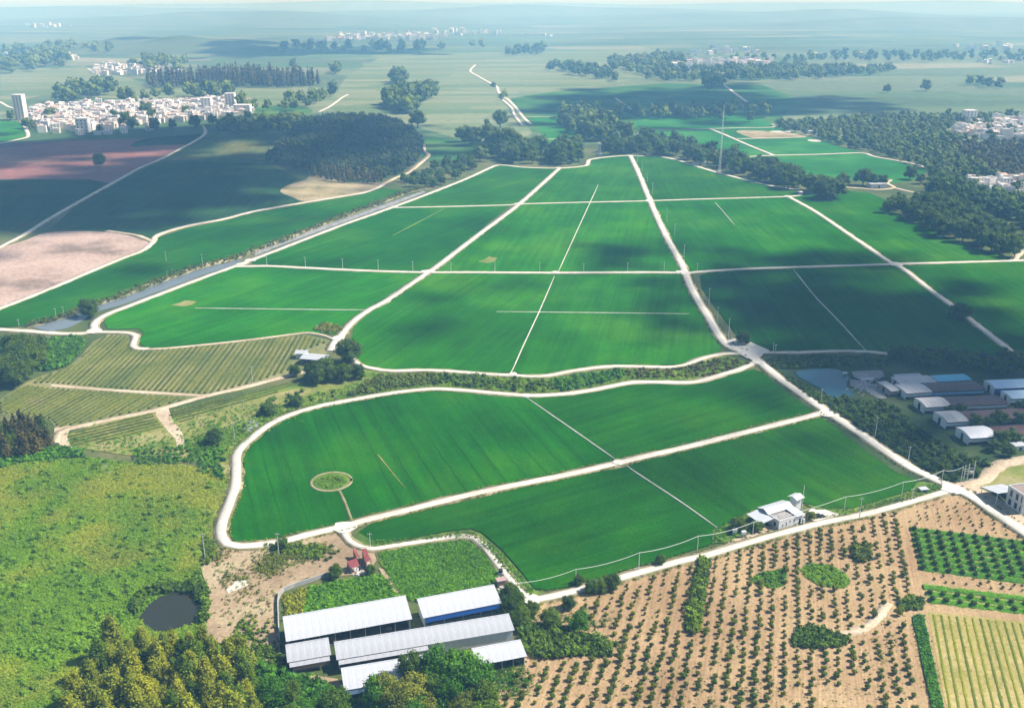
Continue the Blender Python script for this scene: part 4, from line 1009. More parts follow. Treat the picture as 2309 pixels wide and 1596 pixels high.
# hollow between the two lanes
HOL = [(830, 842), (879, 843), (1036, 846), (1153, 853), (1240, 854), (1290, 845), (1390, 832), (1505, 835), (1570, 820), (1634, 804), (1688, 822), (1640, 838), (1541, 858), (1431, 857), (1337, 875), (1237, 887), (1187, 888), (1053, 877), (983, 873), (936, 876), (840, 890), (770, 903), (660, 925), (600, 955), (550, 1000), (520, 1030), (440, 1035), (420, 1000), (560, 940), (700, 890), (790, 870)]
cover(HOL, 1.5, (0.9, 1.6), L_cov0, "mat", .1, "bank_grass")
cover([(980, 845), (1100, 850), (1200, 856), (1240, 858), (1260, 880), (1200, 886), (1060, 875), (975, 868)], 2.6, (1.4, 3.0), L_mid, thin=.75, label="thick green thicket in the hollow between the lanes")
cover([(1240, 858), (1340, 845), (1400, 836), (1410, 850), (1330, 872), (1260, 884)], 1.6, (1.2, 2.6), L_bright)
cover([(1395, 835), (1540, 832), (1630, 806), (1688, 822), (1600, 850), (1431, 856)], 2.0, (1.0, 2.0), L_brown, thin=.7)
cover([(860, 846), (985, 845), (975, 866), (900, 876), (840, 888), (790, 896), (800, 876)], 1.5, (1.0, 2.0), L_olive)
cover([(820, 870), (850, 850), (890, 850), (880, 880), (780, 895)], 2.6, (1.6, 3.0), L_mid, thin=.6)
cover([(420, 1020), (470, 985), (560, 950), (640, 905), (760, 880), (780, 892), (640, 925), (580, 960), (520, 1005), (500, 1050), (430, 1045)], 2.2, (0.8, 1.8), L_mid, thin=.35)
cover([(575, 930), (610, 905), (690, 880), (700, 900), (640, 925), (590, 948)], 3.2, (1.6, 3.2), L_mid, thin=.6)
cover([(440, 1020), (500, 1005), (512, 1060), (500, 1085), (450, 1060)], 1.6, (1.2, 2.2), L_bright, thin=.7)
cover([(300, 1015), (430, 1005), (440, 1045), (300, 1048)], 1.3, (0.8, 1.6), L_bright, thin=.6)
cover([(0, 1035), (60, 1018), (150, 1010), (200, 1030), (60, 1042), (0, 1055)], 1.2, (1.2, 2.2), L_bright)
cover([(100, 770), (180, 760), (195, 775), (180, 800), (150, 826), (110, 838), (80, 835)], 1.5, (1.4, 2.6), L_bright)
cover([(0, 762), (90, 768), (80, 790), (0, 800)], 1.4, (1.0, 2.0), L_lush_leaf if False else L_bright)
def weeds(blobs, key, size, mat, z=.14):
    out = []
    for u, v, a, b, n in blobs:
        for _ in range(n):
            q = G(u + random.gauss(0, a), v + random.gauss(0, b)); out.append((q.x, q.y))
    scatter("weeds", np.array(out), key, size, mat, z)
weeds([(620, 1265, 22, 12, 420), (680, 1252, 26, 8, 420), (720, 1238, 14, 6, 140), (600, 1285, 18, 8, 160), (560, 1360, 40, 30, 160), (530, 1300, 26, 12, 120), (490, 1250, 12, 10, 120)], "tuft", (.5, 1.2), L_olive)
weeds([(640, 1240, 16, 6, 120), (700, 1245, 20, 8, 160), (470, 1240, 8, 14, 120), (600, 1480, 20, 14, 140), (560, 1430, 24, 18, 90)], "clump", (.6, 1.5), L_mid)
weeds([(1150, 1530, 26, 22, 420), (1190, 1400, 20, 14, 160), (1300, 1400, 40, 14, 200)], "tuft", (.5, 1.1), L_bright)
weeds([(1500, 1540, 200, 50, 380), (1800, 1560, 160, 30, 160), (1990, 1480, 40, 60, 160), (1700, 1350, 160, 60, 200)], "tuft", (.3, .7), L_olive)
weeds([(270, 1000, 60, 14, 300), (480, 960, 40, 14, 240), (560, 930, 60, 14, 220), (450, 1000, 30, 14, 200)], "tuft", (.6, 1.4), L_bright)
# crop and pond margins
cover([(395, 1325), (455, 1310), (470, 1345), (468, 1400), (450, 1412), (456, 1370), (440, 1340), (400, 1332), (345, 1342), (305, 1385), (295, 1375), (330, 1330)], 1.2, (1.8, 3.0), L_mid)
cover([(1170, 1420), (1230, 1410), (1310, 1430), (1390, 1455), (1380, 1480), (1200, 1482), (1175, 1460)], 1.3, (1.4, 2.8), L_mid, label="low green thicket between the barns and the orchard")
cover([(1135, 1330), (1165, 1335), (1195, 1390), (1190, 1420), (1150, 1400), (1130, 1360)], 1.4, (1.6, 3.0), L_mid)
cover([(580, 1500), (650, 1520), (720, 1540), (800, 1590), (800, 1640), (590, 1640)], 1.3, (1.8, 3.2), L_bright)
cover([(1880, 900), (2000, 910), (2060, 960), (2130, 1010), (2200, 1040), (2240, 1050), (2140, 1090), (2060, 1045), (1950, 975), (1880, 930)], 2.6, (1.6, 3.4), L_dark, label="dark rough scrub between the main road and the arched sheds")
cover([(1745, 806), (1880, 803), (2010, 808), (2000, 830), (1900, 826), (1790, 832), (1740, 835)], 1.8, (1.2, 2.2), L_dark)
cover([(1765, 850), (1800, 860), (1870, 900), (1880, 915), (1850, 912), (1790, 870)], 1.4, (1.0, 2.0), L_mid)
cover([(747 - 38, 1087), (735, 1074), (770, 1076), (785, 1088), (765, 1102), (730, 1102)], .8, (0.8, 1.3), L_cov0, "mat", .42)
cover([(725, 1085), (745, 1078), (770, 1084), (755, 1096)], 1.6, (0.8, 1.6), L_mid, thin=.5, z=.4)
cover([(705, 745), (725, 730), (765, 735), (775, 745), (740, 753)], 1.3, (1.0, 1.8), L_olive)
cover([(1816, 1140), (1918, 1150), (1990, 1131), (2060, 1107), (2100, 1092), (2126, 1102), (2055, 1128), (1921, 1160)], 1.0, (0.6, 1.1), L_bright, "tuft", .3)
cover([(1608, 1198), (1697, 1153), (1744, 1138), (1790, 1140), (1720, 1180), (1690, 1205), (1610, 1226)], 1.0, (0.6, 1.4), L_bright, "tuft", .3)
cover([(822, 1222), (936, 1214), (1060, 1198), (1128, 1243), (1205, 1334), (1195, 1345), (1137, 1287), (1070, 1212), (953, 1219), (842, 1234)], 0.9, (0.6, 1.2), L_bright, "tuft", .3)
# tufts along lanes and levee
def line_tufts(pts, off, w, n, size, mat, key="tuft", z=0.35):
    c = smooth(GP(pts), 2.0); out = []
    for _ in range(n):
        i = random.randrange(len(c) - 1); t = (c[i + 1] - c[i]); t = t.normalized() if t.length > 0 else Vector((1, 0, 0))
        s = Vector((-t.y, t.x, 0)); sg = random.choice((-1, 1))
        q = c[i] + t * random.uniform(-1, 1) + s * sg * (off + abs(random.gauss(0, w))); out.append((q.x, q.y))
    scatter("roadside_tufts", np.array(out), key, size, mat, z)
line_tufts(ROADS["hollow_lower"][0][10:], 2.7, .35, 1100, (0.45, 1.1), L_olive)
line_tufts(ROADS["main"][0][5:], 3.4, .3, 500, (0.5, 1.2), L_brown)
line_tufts(ROADS["orchard_lane"][0][1:], 2.5, .5, 420, (0.4, 1.0), L_olive)
line_tufts(LEV, 0.0, 2.2, 1500, (0.9, 2.0), L_olive, "clump", .9)
line_tufts(ROADS["diagonal"][0], 2.9, .3, 240, (0.5, 1.0), L_olive)

# ------------------------------------------------------------------ trees one can tell apart
def grove(pts, spacing, key, hr, mats, label, group, name="broadleaf_tree", wide=(.8, 1.1), jitter=.35, maxn=None):
    q = fill_points(GP(pts), spacing, jitter)
    if maxn and len(q) > maxn: q = q[rng.permutation(len(q))[:maxn]]
    for x, y in q:
        h = random.uniform(*hr); m = random.choice(mats)
        size = "tall" if h > hr[0] + .66 * (hr[1] - hr[0]) else ("low" if h < hr[0] + .33 * (hr[1] - hr[0]) else "middling")
        tone = {"leaf_dark": "dark green", "leaf_mid": "fresh green", "leaf_bright": "bright green", "leaf_olive": "olive", "leaf_yellow_green": "yellow-green", "leaf_far": "hazy green", "leaf_brownish": "brownish"}[m.name]
        tree(key, (x, y, 0), h, m, "%s %s %s" % (size, tone, label), group, name, wide=random.uniform(*wide))
    return len(q)
nt = 0
nt += grove([(1345, 336), (1420, 328), (1500, 340), (1560, 352), (1640, 372), (1720, 392), (1800, 414), (1880, 440), (1870, 449), (1830, 442), (1780, 428), (1700, 408), (1600, 381), (1530, 358), (1440, 348), (1345, 350)], 15, "broad_mid", (14, 21), (L_dark, L_dark, L_mid), "tree in the long belt behind the mast", "tree belt behind the mast")
nt += grove([(1058, 371), (1085, 352), (1160, 340), (1250, 338), (1310, 342), (1318, 368), (1262, 374), (1180, 371), (1125, 367)], 17, "broad_mid", (14, 24), (L_dark, L_far, L_mid), "tree in the clump beside the bend of the field lane", "trees by the lane bend")
nt += grove([(900, 408), (960, 386), (1040, 362), (1090, 354), (1078, 378), (1050, 397), (980, 424), (905, 427)], 14, "broad_mid", (7, 13), (L_dark, L_mid), "spreading tree along the canal bank", "trees along the canal bank")
nt += grove([(1037, 322), (1045, 314), (1120, 320), (1165, 336), (1225, 338), (1215, 346), (1140, 342), (1060, 330)], 20, "broad_mid", (18, 26), (L_dark, L_far), "tree in the row across the hollow", "tree row across the hollow")
nt += grove([(1995, 476), (2010, 462), (2080, 462), (2180, 490), (2280, 548), (2296, 582), (2250, 580), (2180, 562), (2080, 518), (2005, 486)], 12.5, "broad_mid", (12, 18), (L_mid, L_dark, L_dark), "tree at the edge of the wood facing the green field", "trees at the wood edge")
nt += grove([(2010, 812), (2060, 806), (2200, 818), (2330, 826), (2330, 846), (2250, 846), (2200, 836), (2060, 832), (2020, 826)], 6.5, "broad_mid", (7, 10), (L_dark,), "tree in the shady row behind the sheds", "trees behind the sheds")
nt += grove([(10, 845), (20, 800), (60, 790), (95, 800), (100, 830), (70, 855), (20, 880)], 8, "broad_near", (10, 15), (L_dark, L_dark, L_mid), "broad tree in the clump beside the tea rows", "dark trees beside the tea")
nt += grove([(0, 1038), (0, 985), (40, 975), (100, 985), (118, 1010), (90, 1030)], 4.2, "spire_mid", (9, 13), (L_brown, L_dark, L_brown), "slim conifer in the dense stand beside the dirt track", "slim conifers", "slim_conifer", (.9, 1.3))
nt += grove([(170, 1600), (205, 1540), (230, 1490), (300, 1475), (440, 1490), (580, 1510), (592, 1640), (580, 1700), (160, 1700)], 4.2, "tall_near", (9, 15), (L_yellow, L_yellow, L_yellow, L_mid), "slender tree in the thicket below the pond", "yellow-green trees", "tall_tree", (.8, 1.15))
nt += grove([(695, 858), (730, 846), (800, 846), (818, 856), (770, 866), (700, 868)], 6.5, "broad_near", (8, 11), (L_dark,), "shade tree in front of the small white farm shed", "shade trees by the farm shed")
nt += grove([(840, 1600), (850, 1570), (960, 1570), (1080, 1580), (1110, 1600), (1100, 1660), (830, 1660)], 5.6, "broad_near", (7, 11), (L_mid, L_olive, L_bright), "leafy tree in front of the lowest barns", "trees before the barns")
nt += grove([(600, 1600), (620, 1570), (760, 1590), (800, 1610), (790, 1660), (600, 1660)], 6.0, "broad_near", (6, 9), (L_bright, L_mid), "tree in the clump below the small barn", "trees below the small barn")
def one(u, v, h, mat, label, key="broad_near", name="broadleaf_tree", wide=1.0, group=None):
    return tree(key, G(u, v), h, mat, label, group, name, wide=wide)
one(201, 716, 12.0, L_dark, "lone round tree at the end of the canal", wide=.9)
one(2162, 722, 10.5, L_dark, "lone round tree shading the straight lane in the dark fields", wide=1.2)
one(1673, 776, 7.5, L_dark, "small dark tree beside the main road crossing", wide=1.1)
one(225, 377, 16, L_far, "lone tree in the reddish fallow field", wide=.9)
one(788, 818, 13.5, L_dark, "tallest shade tree beside the farm lane", wide=1.0)
one(738, 845, 9.5, L_mid, "thin tree rising over the farm shed roof", wide=.9)
one(665, 848, 6.0, L_dark, "small tree beside the tea track pole", wide=1.0)
one(483, 1000, 6.5, L_dark, "round shrub tree on the slope above the bend", wide=1.1)
one(605, 935, 6.0, L_mid, "bushy tree beside the curve of the lower lane", wide=1.2)
one(668, 915, 5.5, L_mid, "bushy tree on the grass above the lower lane", wide=1.2)
one(1040, 1560, 13, L_bright, "large bright green tree overhanging the low barn", wide=.95)
one(985, 1550, 12.5, L_bright, "tall bright tree between the low barn roofs", wide=.75)
one(930, 1545, 11, L_mid, "slender grey-green tree against the lowest roof", wide=.7)
one(1072, 1575, 12, L_bright, "round bright tree at the corner of the orchard", wide=1.0)
one(872, 1590, 10, L_olive, "olive tree standing before the blue curtain", wide=.8)
one(758, 1302, 4.8, L_mid, "round tree with a dark shadow beside the red sheds", wide=1.0)
one(836, 1295, 3.6, L_mid, "small tree beside the rubble of the red sheds", wide=.95)
one(638, 1238, 4.6, L_mid, "small tree beside the pole on the lane", wide=.9)
one(1242, 1412, 6.2, L_mid, "twin-crowned tree at the orchard corner", wide=1.0)
one(1307, 1425, 7.2, L_bright, "tall bright bushy tree at the orchard corner", wide=.8)
one(1281, 1372, 4.6, L_dark, "dark tree beside the orchard lane junction", wide=1.0)
one(1200, 1385, 4.8, L_dark, "small dark tree beside the junction of lanes", wide=.9)
one(1333, 1335, 4.6, L_mid, "small tree at the upper left corner of the orchard", wide=1.0)
one(1380, 1328, 5.6, L_dark, "dark bushy tree overhanging the orchard lane", wide=1.0)
one(1358, 1333, 4.6, L_mid, "mid green tree beside the dark lane tree", wide=.9)
one(1305, 1318, 3.6, L_dark, "low dark tree below the wire pole", wide=1.0)
one(1490, 1272, 3.8, L_mid, "small tree between the orchard lane and the field", wide=.9)
one(1826, 1172, 3.6, L_orch, "clipped round tree in front of the farmhouse", wide=1.15)
one(1663, 1198, 5.5, L_dark, "dark tree over the ruined gate", wide=1.1)
one(1705, 1196, 3.8, L_mid, "bushy tree under the farmhouse canopy", wide=1.3)
for k, (u, v) in enumerate(((1150, 1345), (1165, 1368), (1148, 1385), (1180, 1400), (1160, 1415))):
    one(u, v, 5.0 + k % 3 * .8, (L_dark, L_mid)[k % 2], "dark tree in the short row between barn and lane", wide=1.0, group="trees between barn and lane")
for k, (u, v, h_) in enumerate(((2140, 936, 5), (2165, 932, 5), (2200, 965, 7), (2225, 968, 6), (2255, 1005, 7.5), (2280, 1000, 7), (2250, 962, 8), (2300, 965, 8), (2240, 1018, 5.5), (2275, 1030, 5.5), (2300, 930, 6))):
    one(u, v, h_, L_dark, "dark tree growing between the brown shed roofs", "broad_mid", wide=1.1, group="trees between the brown sheds")
for k, (u, v, h_) in enumerate(((1905, 868 + 35, 3.5), (1960, 930, 3.4), (2010, 985, 4), (2040, 1010, 4), (2085, 1040, 3.5), (2120, 1062, 4), (2160, 1050, 3.6), (1985, 960, 3), (2200, 1075, 3.5))):
    one(u, v, h_, L_dark, "small dark shrub tree on the rough pasture below the sheds", "broad_mid", wide=1.2, group="shrub trees on the rough pasture")
for k, (u, v, h_) in enumerate(((1900, 420, 14), (1945, 418, 18), (1965, 420, 13), (1988, 420, 12), (2052, 405, 15), (2075, 415, 11), (1800, 415, 16), (1850, 448, 20), (1885, 448, 20), (1865, 452, 17))):
    one(u, v, h_, L_dark, "dark tree beside the track at the end of the tree belt", "broad_mid", wide=1.0, group="trees at the end of the tree belt")
for k, (u, v, h_) in enumerate(((942, 288, 26), (1128, 288, 26), (756, 168, 22), (2087, 206, 24), (2000, 210, 18), (1690, 275, 12), (1556, 330, 14), (660, 155, 26), (1098, 283, 10))):
    one(u, v, h_, L_far, "solitary dark tree standing in the open far fields", "broad_mid", wide=.95, group="solitary far trees")
for k, (u, v) in enumerate(((560, 1058), (0, 0))[:0]): pass

# ------------------------------------------------------------------ woods that read as one mass
def wood(pts, sp, key, hr, mat, label, holes=(), thin=1.0, name="distant_wood"):
    q = fill_points(GP(pts), sp, .45)
    for h_ in holes: q = q[~in_poly(GP(h_), q)]
    if thin < 1: q = q[rng.random(len(q)) < thin]
    return scatter(name, q, key, hr, mat, 0, label=label, squash=(.85, 1.25))
PLW = [(600, 364), (625, 345), (640, 318), (668, 300), (690, 278), (760, 268), (860, 272), (930, 298), (950, 325), (952, 350), (930, 378), (895, 396), (866, 404), (820, 400), (760, 394), (720, 392), (690, 384), (640, 378)]
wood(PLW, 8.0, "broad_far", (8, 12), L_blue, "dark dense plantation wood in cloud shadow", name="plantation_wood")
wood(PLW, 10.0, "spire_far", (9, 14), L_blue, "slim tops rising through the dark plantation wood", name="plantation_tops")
wood([(690, 392), (760, 395), (830, 402), (866, 408), (850, 416), (780, 414), (730, 408)], 6.0, "spire_far", (10, 15), L_brown, "brownish young trees fringing the dark plantation", name="plantation_fringe")
wood([(490, 290), (560, 272), (690, 268), (680, 285), (640, 300), (500, 304)], 12, "broad_far", (9, 15), L_far, "low dark wood between village and plantation")
wood([(870, 240), (885, 222), (930, 222), (985, 212), (980, 222), (945, 240), (930, 258), (895, 256)], 15, "broad_far", (22, 32), L_far, "isolated grove in the pale strip fields")
wood([(885, 186), (920, 182), (925, 188), (890, 191)], 20, "broad_far", (24, 34), L_far, "tiny grove beyond the isolated grove")
VIL_R1 = [(2130, 306), (2165, 276), (2309, 264), (2420, 270), (2420, 326), (2240, 322)]
VIL_R2 = [(2150, 425), (2200, 408), (2330, 405), (2420, 410), (2420, 475), (2290, 462), (2220, 445)]
wood([(1748, 284), (1800, 280), (2000, 266), (2420, 262), (2420, 430), (2210, 436), (2110, 408), (2098, 388), (2000, 356), (1940, 342), (1850, 314), (1770, 296)], 12, "broad_far", (8, 13), L_far, "wide wood around the village on the hazy slope", (VIL_R1, VIL_R2, [(2130, 330), (2180, 322), (2420, 325), (2420, 400), (2250, 405), (2180, 360)]), thin=.9)
wood([(2100, 400), (2130, 425), (2190, 432), (2230, 450), (2300, 462), (2420, 470), (2420, 540), (2309, 530), (2250, 500), (2140, 455), (2090, 440), (2095, 420)], 12, "broad_far", (11, 17), L_mid, "wood in front of the small red village")
wood([(1262, 262), (1330, 262), (1385, 290), (1430, 318), (1330, 322), (1285, 300), (1265, 280)], 15, "broad_far", (16, 26), L_far, "grove beyond the lane bend")
wood([(1340, 255), (1500, 258), (1720, 252), (1730, 266), (1600, 272), (1480, 270), (1350, 270)], 17, "broad_far", (14, 24), L_far, "thin tree line across the shaded meadow", thin=.6)
wood([(1440, 305), (1560, 325), (1700, 368), (1830, 405), (1800, 412), (1700, 390), (1560, 352), (1440, 330)], 15, "broad_far", (10, 17), L_dark, "undergrowth of the tree belt", thin=.6)
wood([(1235, 150), (1280, 148), (1340, 162), (1400, 178), (1395, 186), (1300, 172), (1240, 160)], 26, "broad_far", (16, 24), L_far, "long hazy grove beyond the strip fields")
wood([(1370, 140), (1500, 128), (1560, 130), (1540, 158), (1450, 172), (1380, 158)], 28, "broad_far", (16, 24), L_far, "broad hazy wood before the far right village")
wood([(1450, 172), (1600, 160), (1760, 152), (1900, 160), (2030, 158), (1980, 170), (1800, 182), (1560, 186), (1460, 182)], 26, "broad_far", (15, 23), L_far, "hazy wood below the far right village", thin=.75)
wood([(1575, 200), (1625, 196), (1628, 206), (1580, 208)], 30, "broad_far", (26, 36), L_far, "dark copse above the shaded meadow")
wood([(1640, 135), (1900, 128), (2120, 122), (2309, 128), (2420, 140), (2200, 142), (1900, 140), (1700, 146)], 42, "broad_far", (16, 26), L_far, "faint woods on the right horizon", thin=.6)
wood([(330, 190), (420, 182), (560, 176), (700, 186), (725, 194), (640, 200), (450, 198), (335, 200)], 15, "spire_far", (26, 36), L_brown, "long brownish plantation strip behind the village", name="plantation_wood")
wood([(540, 250), (640, 236), (760, 210), (770, 222), (700, 246), (640, 254), (560, 258)], 26, "broad_far", (16, 28), L_far, "tree line beside the village", thin=.6)
wood([(125, 230), (160, 215), (255, 205), (258, 214), (190, 226), (140, 238)], 22, "broad_far", (22, 34), L_far, "grove behind the left end of the village")
wood([(250, 236), (300, 226), (360, 220), (420, 214), (500, 212), (560, 220), (480, 222), (360, 228), (280, 238)], 22, "broad_far", (20, 32), L_far, "trees rising behind the village roofs", thin=.7)
wood([(0, 150), (60, 140), (130, 135), (200, 150), (110, 158), (0, 172)], 40, "broad_far", (24, 40), L_far, "hazy wood at the far left", thin=.7)
wood([(0, 115), (120, 108), (250, 114), (280, 120), (160, 126), (0, 128)], 60, "broad_far", (26, 40), L_far, "faint wood above the far left village", thin=.6)
wood([(300, 150), (420, 140), (440, 152), (420, 164), (330, 160)], 36, "broad_far", (24, 34), L_far, "trees beside the second village", thin=.5)
wood([(600, 112), (900, 108), (1080, 104), (1090, 112), (900, 120), (640, 122)], 60, "broad_far", (26, 40), L_far, "faint tree line below the far town", thin=.5)
wood([(1090, 178), (1120, 192), (1150, 228), (1160, 262), (1180, 275), (1165, 278), (1140, 240), (1110, 200)], 22, "broad_far", (10, 18), L_far, "roadside trees along the receding road", thin=.4)
wood([(1138, 120), (1230, 116), (1235, 124), (1145, 128)], 40, "broad_far", (24, 34), L_far, "small hazy copse on the plain")
wood([(740, 160), (775, 158), (778, 168), (745, 170)], 28, "broad_far", (24, 34), L_far, "pair of hazy trees on the plain")
wood([(2180, 190), (2260, 192), (2255, 202), (2190, 200)], 34, "broad_far", (16, 26), L_far, "hazy shrubs on the right plain")

wood([(2130, 330), (2180, 322), (2420, 325), (2420, 400), (2250, 405), (2180, 360)], 9, "broad_far", (5, 9), L_brown, "brownish low wood below the right village")
wood([(2140, 306), (2170, 282), (2309, 268), (2420, 274), (2420, 322), (2240, 320)], 30, "broad_far", (9, 15), L_far, "trees among the houses of the right village", thin=.6)
wood([(2160, 428), (2240, 412), (2420, 412), (2420, 470), (2290, 458)], 24, "broad_far", (8, 13), L_mid, "trees among the houses of the small red village", thin=.6)
# ------------------------------------------------------------------ barns and houses
R_white = mat_metal_roof("white_sheet_roof", (0.55, 0.565, 0.59), 0.16)
R_worn = mat_metal_roof("worn_sheet_roof", (0.50, 0.51, 0.54), 0.24)
R_grey = mat_metal_roof("grey_weathered_roof", (0.62, 0.60, 0.59), 0.32)
R_brown = mat_metal_roof("brown_sheet_roof", (0.105, 0.052, 0.052), 0.25)
R_cyan = mat_metal_roof("cyan_sheet_roof", (0.13, 0.50, 0.68), 0.15)
R_blue = mat_metal_roof("pale_blue_roof", (0.52, 0.70, 0.85), 0.12)
R_red = mat_metal_roof("red_sheet_roof", (0.30, 0.075, 0.070), 0.25)
M_blue = mat_plain("blue_tarp", (0.030, 0.13, 0.46), 0.6, 0.1)
M_paleblue = mat_plain("pale_blue_tarp", (0.30, 0.46, 0.68), 0.6, 0.08)
M_wall = mat_plain("white_wall", (0.66, 0.66, 0.66), 0.8, 0.08, 0.5)
M_brick = mat_plain("brown_block_wall", (0.36, 0.26, 0.19), 0.9, 0.12, 1.0)
M_steel = mat_plain("pale_steel", (0.52, 0.52, 0.52), 0.5, 0.08)
M_straw = mat_plain("straw_bales", (0.40, 0.30, 0.18), 0.95, 0.2)
M_floor = mat_plain("barn_floor", (0.22, 0.18, 0.14), 0.95, 0.2)
def frame_from(FL, FR, BK, zf, zb):
    """origin on the ground below the front-left eave, x along the front, y into the building"""
    P, Q, R = G(*FL, zf), G(*FR, zf), G(*BK, zb)
    a = (Q - P); a.z = 0; L = a.length; a.normalize(); n = Vector((-a.y, a.x, 0))
    d = (R - P).dot(n)
    return P, math.atan2(a.y, a.x), L, d
_pm = {}
def panel_mesh(w, ln, t=0.05):
    k = (round(w, 2), round(ln, 2))
    if k not in _pm:
        mb = MB(); n = 4
        for i in range(n):   # four ribs per sheet
            x0, x1 = w * i / n, w * (i + 1) / n
            mb.hexa([(x0, 0, 0), (x1, 0, 0), (x1, ln, 0), (x0, ln, 0)], [(x0, 0, t), (x1, 0, t * (1.6 if i % 2 else 1)), (x1, ln, t * (1.6 if i % 2 else 1)), (x0, ln, t)])
        _pm[k] = mb.mesh("roof_sheet")
    return _pm[k]
def roof_plane(root, x0, x1, y0, z0, y1, z1, mat, w=2.0):
    """slope of single sheets from (y0,z0) up to (y1,z1)"""
    ln = math.hypot(y1 - y0, z1 - z0); ang = math.atan2(z1 - z0, y1 - y0)
    n = max(1, round((x1 - x0) / w)); w = (x1 - x0) / n; me = panel_mesh(w - 0.015, ln)
    for i in range(n):
        o = link("roof_sheet", me, mat, root)
        if o.material_slots[0].material != mat:
            o.material_slots[0].link = 'OBJECT'; o.material_slots[0].material = mat
        o.location = (x0 + i * w, y0, z0 + random.uniform(0, .035)); o.rotation_euler = (ang, 0, 0)
def barn(label, FL, FR, RL, he, hr, roof, posts=0, curtain=None, cur_h=1.2, lip=None, front=None, wallm=None, rails=False, bales=0, depth=None, back=None, name="barn"):
    P, rz, L, d = frame_from(FL, FR, RL, he, hr)
    if depth: d = depth
    root = empty(name, (P.x, P.y, 0), rz, label, "barn")
    wallm = wallm or M_wall
    bk = back or d; D = d + bk; ov = 0.5
    MB().box(0.1, L - .1, 0.2, D - .1, 0.02, 0.32).build("floor_slab", M_floor, root)
    roof_plane(root, -ov, L + ov, 0, he, d, hr, roof)
    k = (hr - he) / d
    # back slope, laid from the back eave
    kb = (hr - he) / bk; ln = math.hypot(bk, hr - he); n = max(1, round((L + 2 * ov) / 2.0)); w = (L + 2 * ov) / n; me = panel_mesh(w - .015, ln)
    for i in range(n):
        o = link("roof_sheet", me, roof, root)
        if o.material_slots[0].material != roof:
            o.material_slots[0].link = 'OBJECT'; o.material_slots[0].material = roof
        o.location = (-ov + (i + 1) * w, D, he + random.uniform(0, .035)); o.rotation_euler = (math.atan2(hr - he, bk), 0, math.pi)
    MB().box(-ov, L + ov, d - .22, d + .22, hr + .02, hr + .12).build("ridge_cap", roof, root)
    z1 = he - .06
    MB().box(.1, L - .1, D - .35, D - .15, .3, z1).build("back_wall", wallm, root)
    for x0 in (.08, L - .28):
        mb = MB(); e = .55
        lo = [(x0, e, .3), (x0 + .2, e, .3), (x0 + .2, D - .4, .3), (x0, D - .4, .3)]
        zz = he + k * e - .12
        mb.hexa(lo, [(x0, e, zz), (x0 + .2, e, zz), (x0 + .2, D - .4, he + kb * .4 - .12), (x0, D - .4, he + kb * .4 - .12)])
        mb.add([(x0, e, zz), (x0 + .2, e, zz), (x0, D - .4, zz), (x0 + .2, D - .4, zz), (x0, d, hr - .14), (x0 + .2, d, hr - .14)], [[0, 2, 4], [1, 5, 3], [0, 4, 5, 1], [2, 3, 5, 4]])
        mb.build("end_wall", wallm, root)
    if posts:
        pm = MB().box(-.09, .09, -.09, .09, .3, he - .05).mesh("post")
        for i in range(posts + 1):
            o = link("post", pm, M_steel, root); o.location = (.25 + (L - .5) * i / posts, .35, 0)
    if front:      # (x0 fraction, x1 fraction, z0) solid front sheets
        for f0, f1, z0 in front:
            n = max(1, round(L * (f1 - f0) / 2.2)); w = L * (f1 - f0) / n
            pm = MB().box(.01, w - .01, 0, .08, z0, he - .08).mesh("wall_panel")
            for i in range(n):
                o = link("wall_panel", pm, wallm, root); o.location = (L * f0 + i * w, .32 + .012 * (i % 2), 0)
    if lip:        # low skirt roof hanging under the eave
        f0, f1, ww, dz = lip
        n = max(1, round(L * (f1 - f0) / 2.0)); w = L * (f1 - f0) / n; me = panel_mesh(w - .015, math.hypot(ww, dz))
        for i in range(n):
            o = link("skirt_sheet", me, roof, root); o.location = (L * f0 + i * w, -ww, he - .25 - dz); o.rotation_euler = (math.atan2(dz, ww), 0, 0)
            if o.material_slots[0].material != roof:
                o.material_slots[0].link = 'OBJECT'; o.material_slots[0].material = roof
    if curtain:
        n = max(1, round(L / 4.0)); w = (L - .6) / n
        cm = MB().hexa([(0, -.05, he - cur_h), (w - .03, -.05, he - cur_h + .05), (w - .03, .03, he - cur_h + .05), (0, .03, he - cur_h)], [(0, .1, he - .1), (w - .03, .1, he - .1), (w - .03, .18, he - .1), (0, .18, he - .1)]).mesh("curtain")
        for i in range(n):
            o = link("curtain", cm, curtain, root); o.location = (.3 + i * w, -.02, random.uniform(-.02, .02))
    if rails:
        for z in (.9, 1.4):
            MB().box(.3, L - .3, .5, .58, z, z + .08).build("rail", M_steel, root)
        for i in range(int(L / 2.2)):
            MB().box(-.04, .04, .5, .58, .3, 1.45).build("rail_post", M_steel, root).location = (1.0 + i * 2.2, 0, 0)
    for i in range(bales):
        s = random.uniform(.5, .9)
        b_ = MB().box(-s, s, -s * .6, s * .6, 0, s).build("straw_bale", M_straw, label="pale straw bale lying inside the open barn", cat="bale", group="bales in the barns")
        b_.matrix_world = Matrix.Translation((P.x, P.y, 0)) @ Matrix.Rotation(rz, 4, 'Z') @ Matrix.Translation((random.uniform(.1, .95) * L, random.uniform(1.2, 3.0), .33)) @ Matrix.Rotation(random.uniform(-.3, .3), 4, 'Z')
    return root
barn("long white open-fronted barn with dark bays between thin posts", (649, 1446), (926, 1396), (642, 1390), 4.2, 6.0, R_white, posts=8, bales=7, back=1.3)
barn("white roofed barn with a blue curtain above the pen rails", (958, 1393), (1128, 1360), (944, 1350), 4.4, 6.0, R_white, posts=4, curtain=M_blue, cur_h=1.7, rails=True, bales=2, back=1.3)
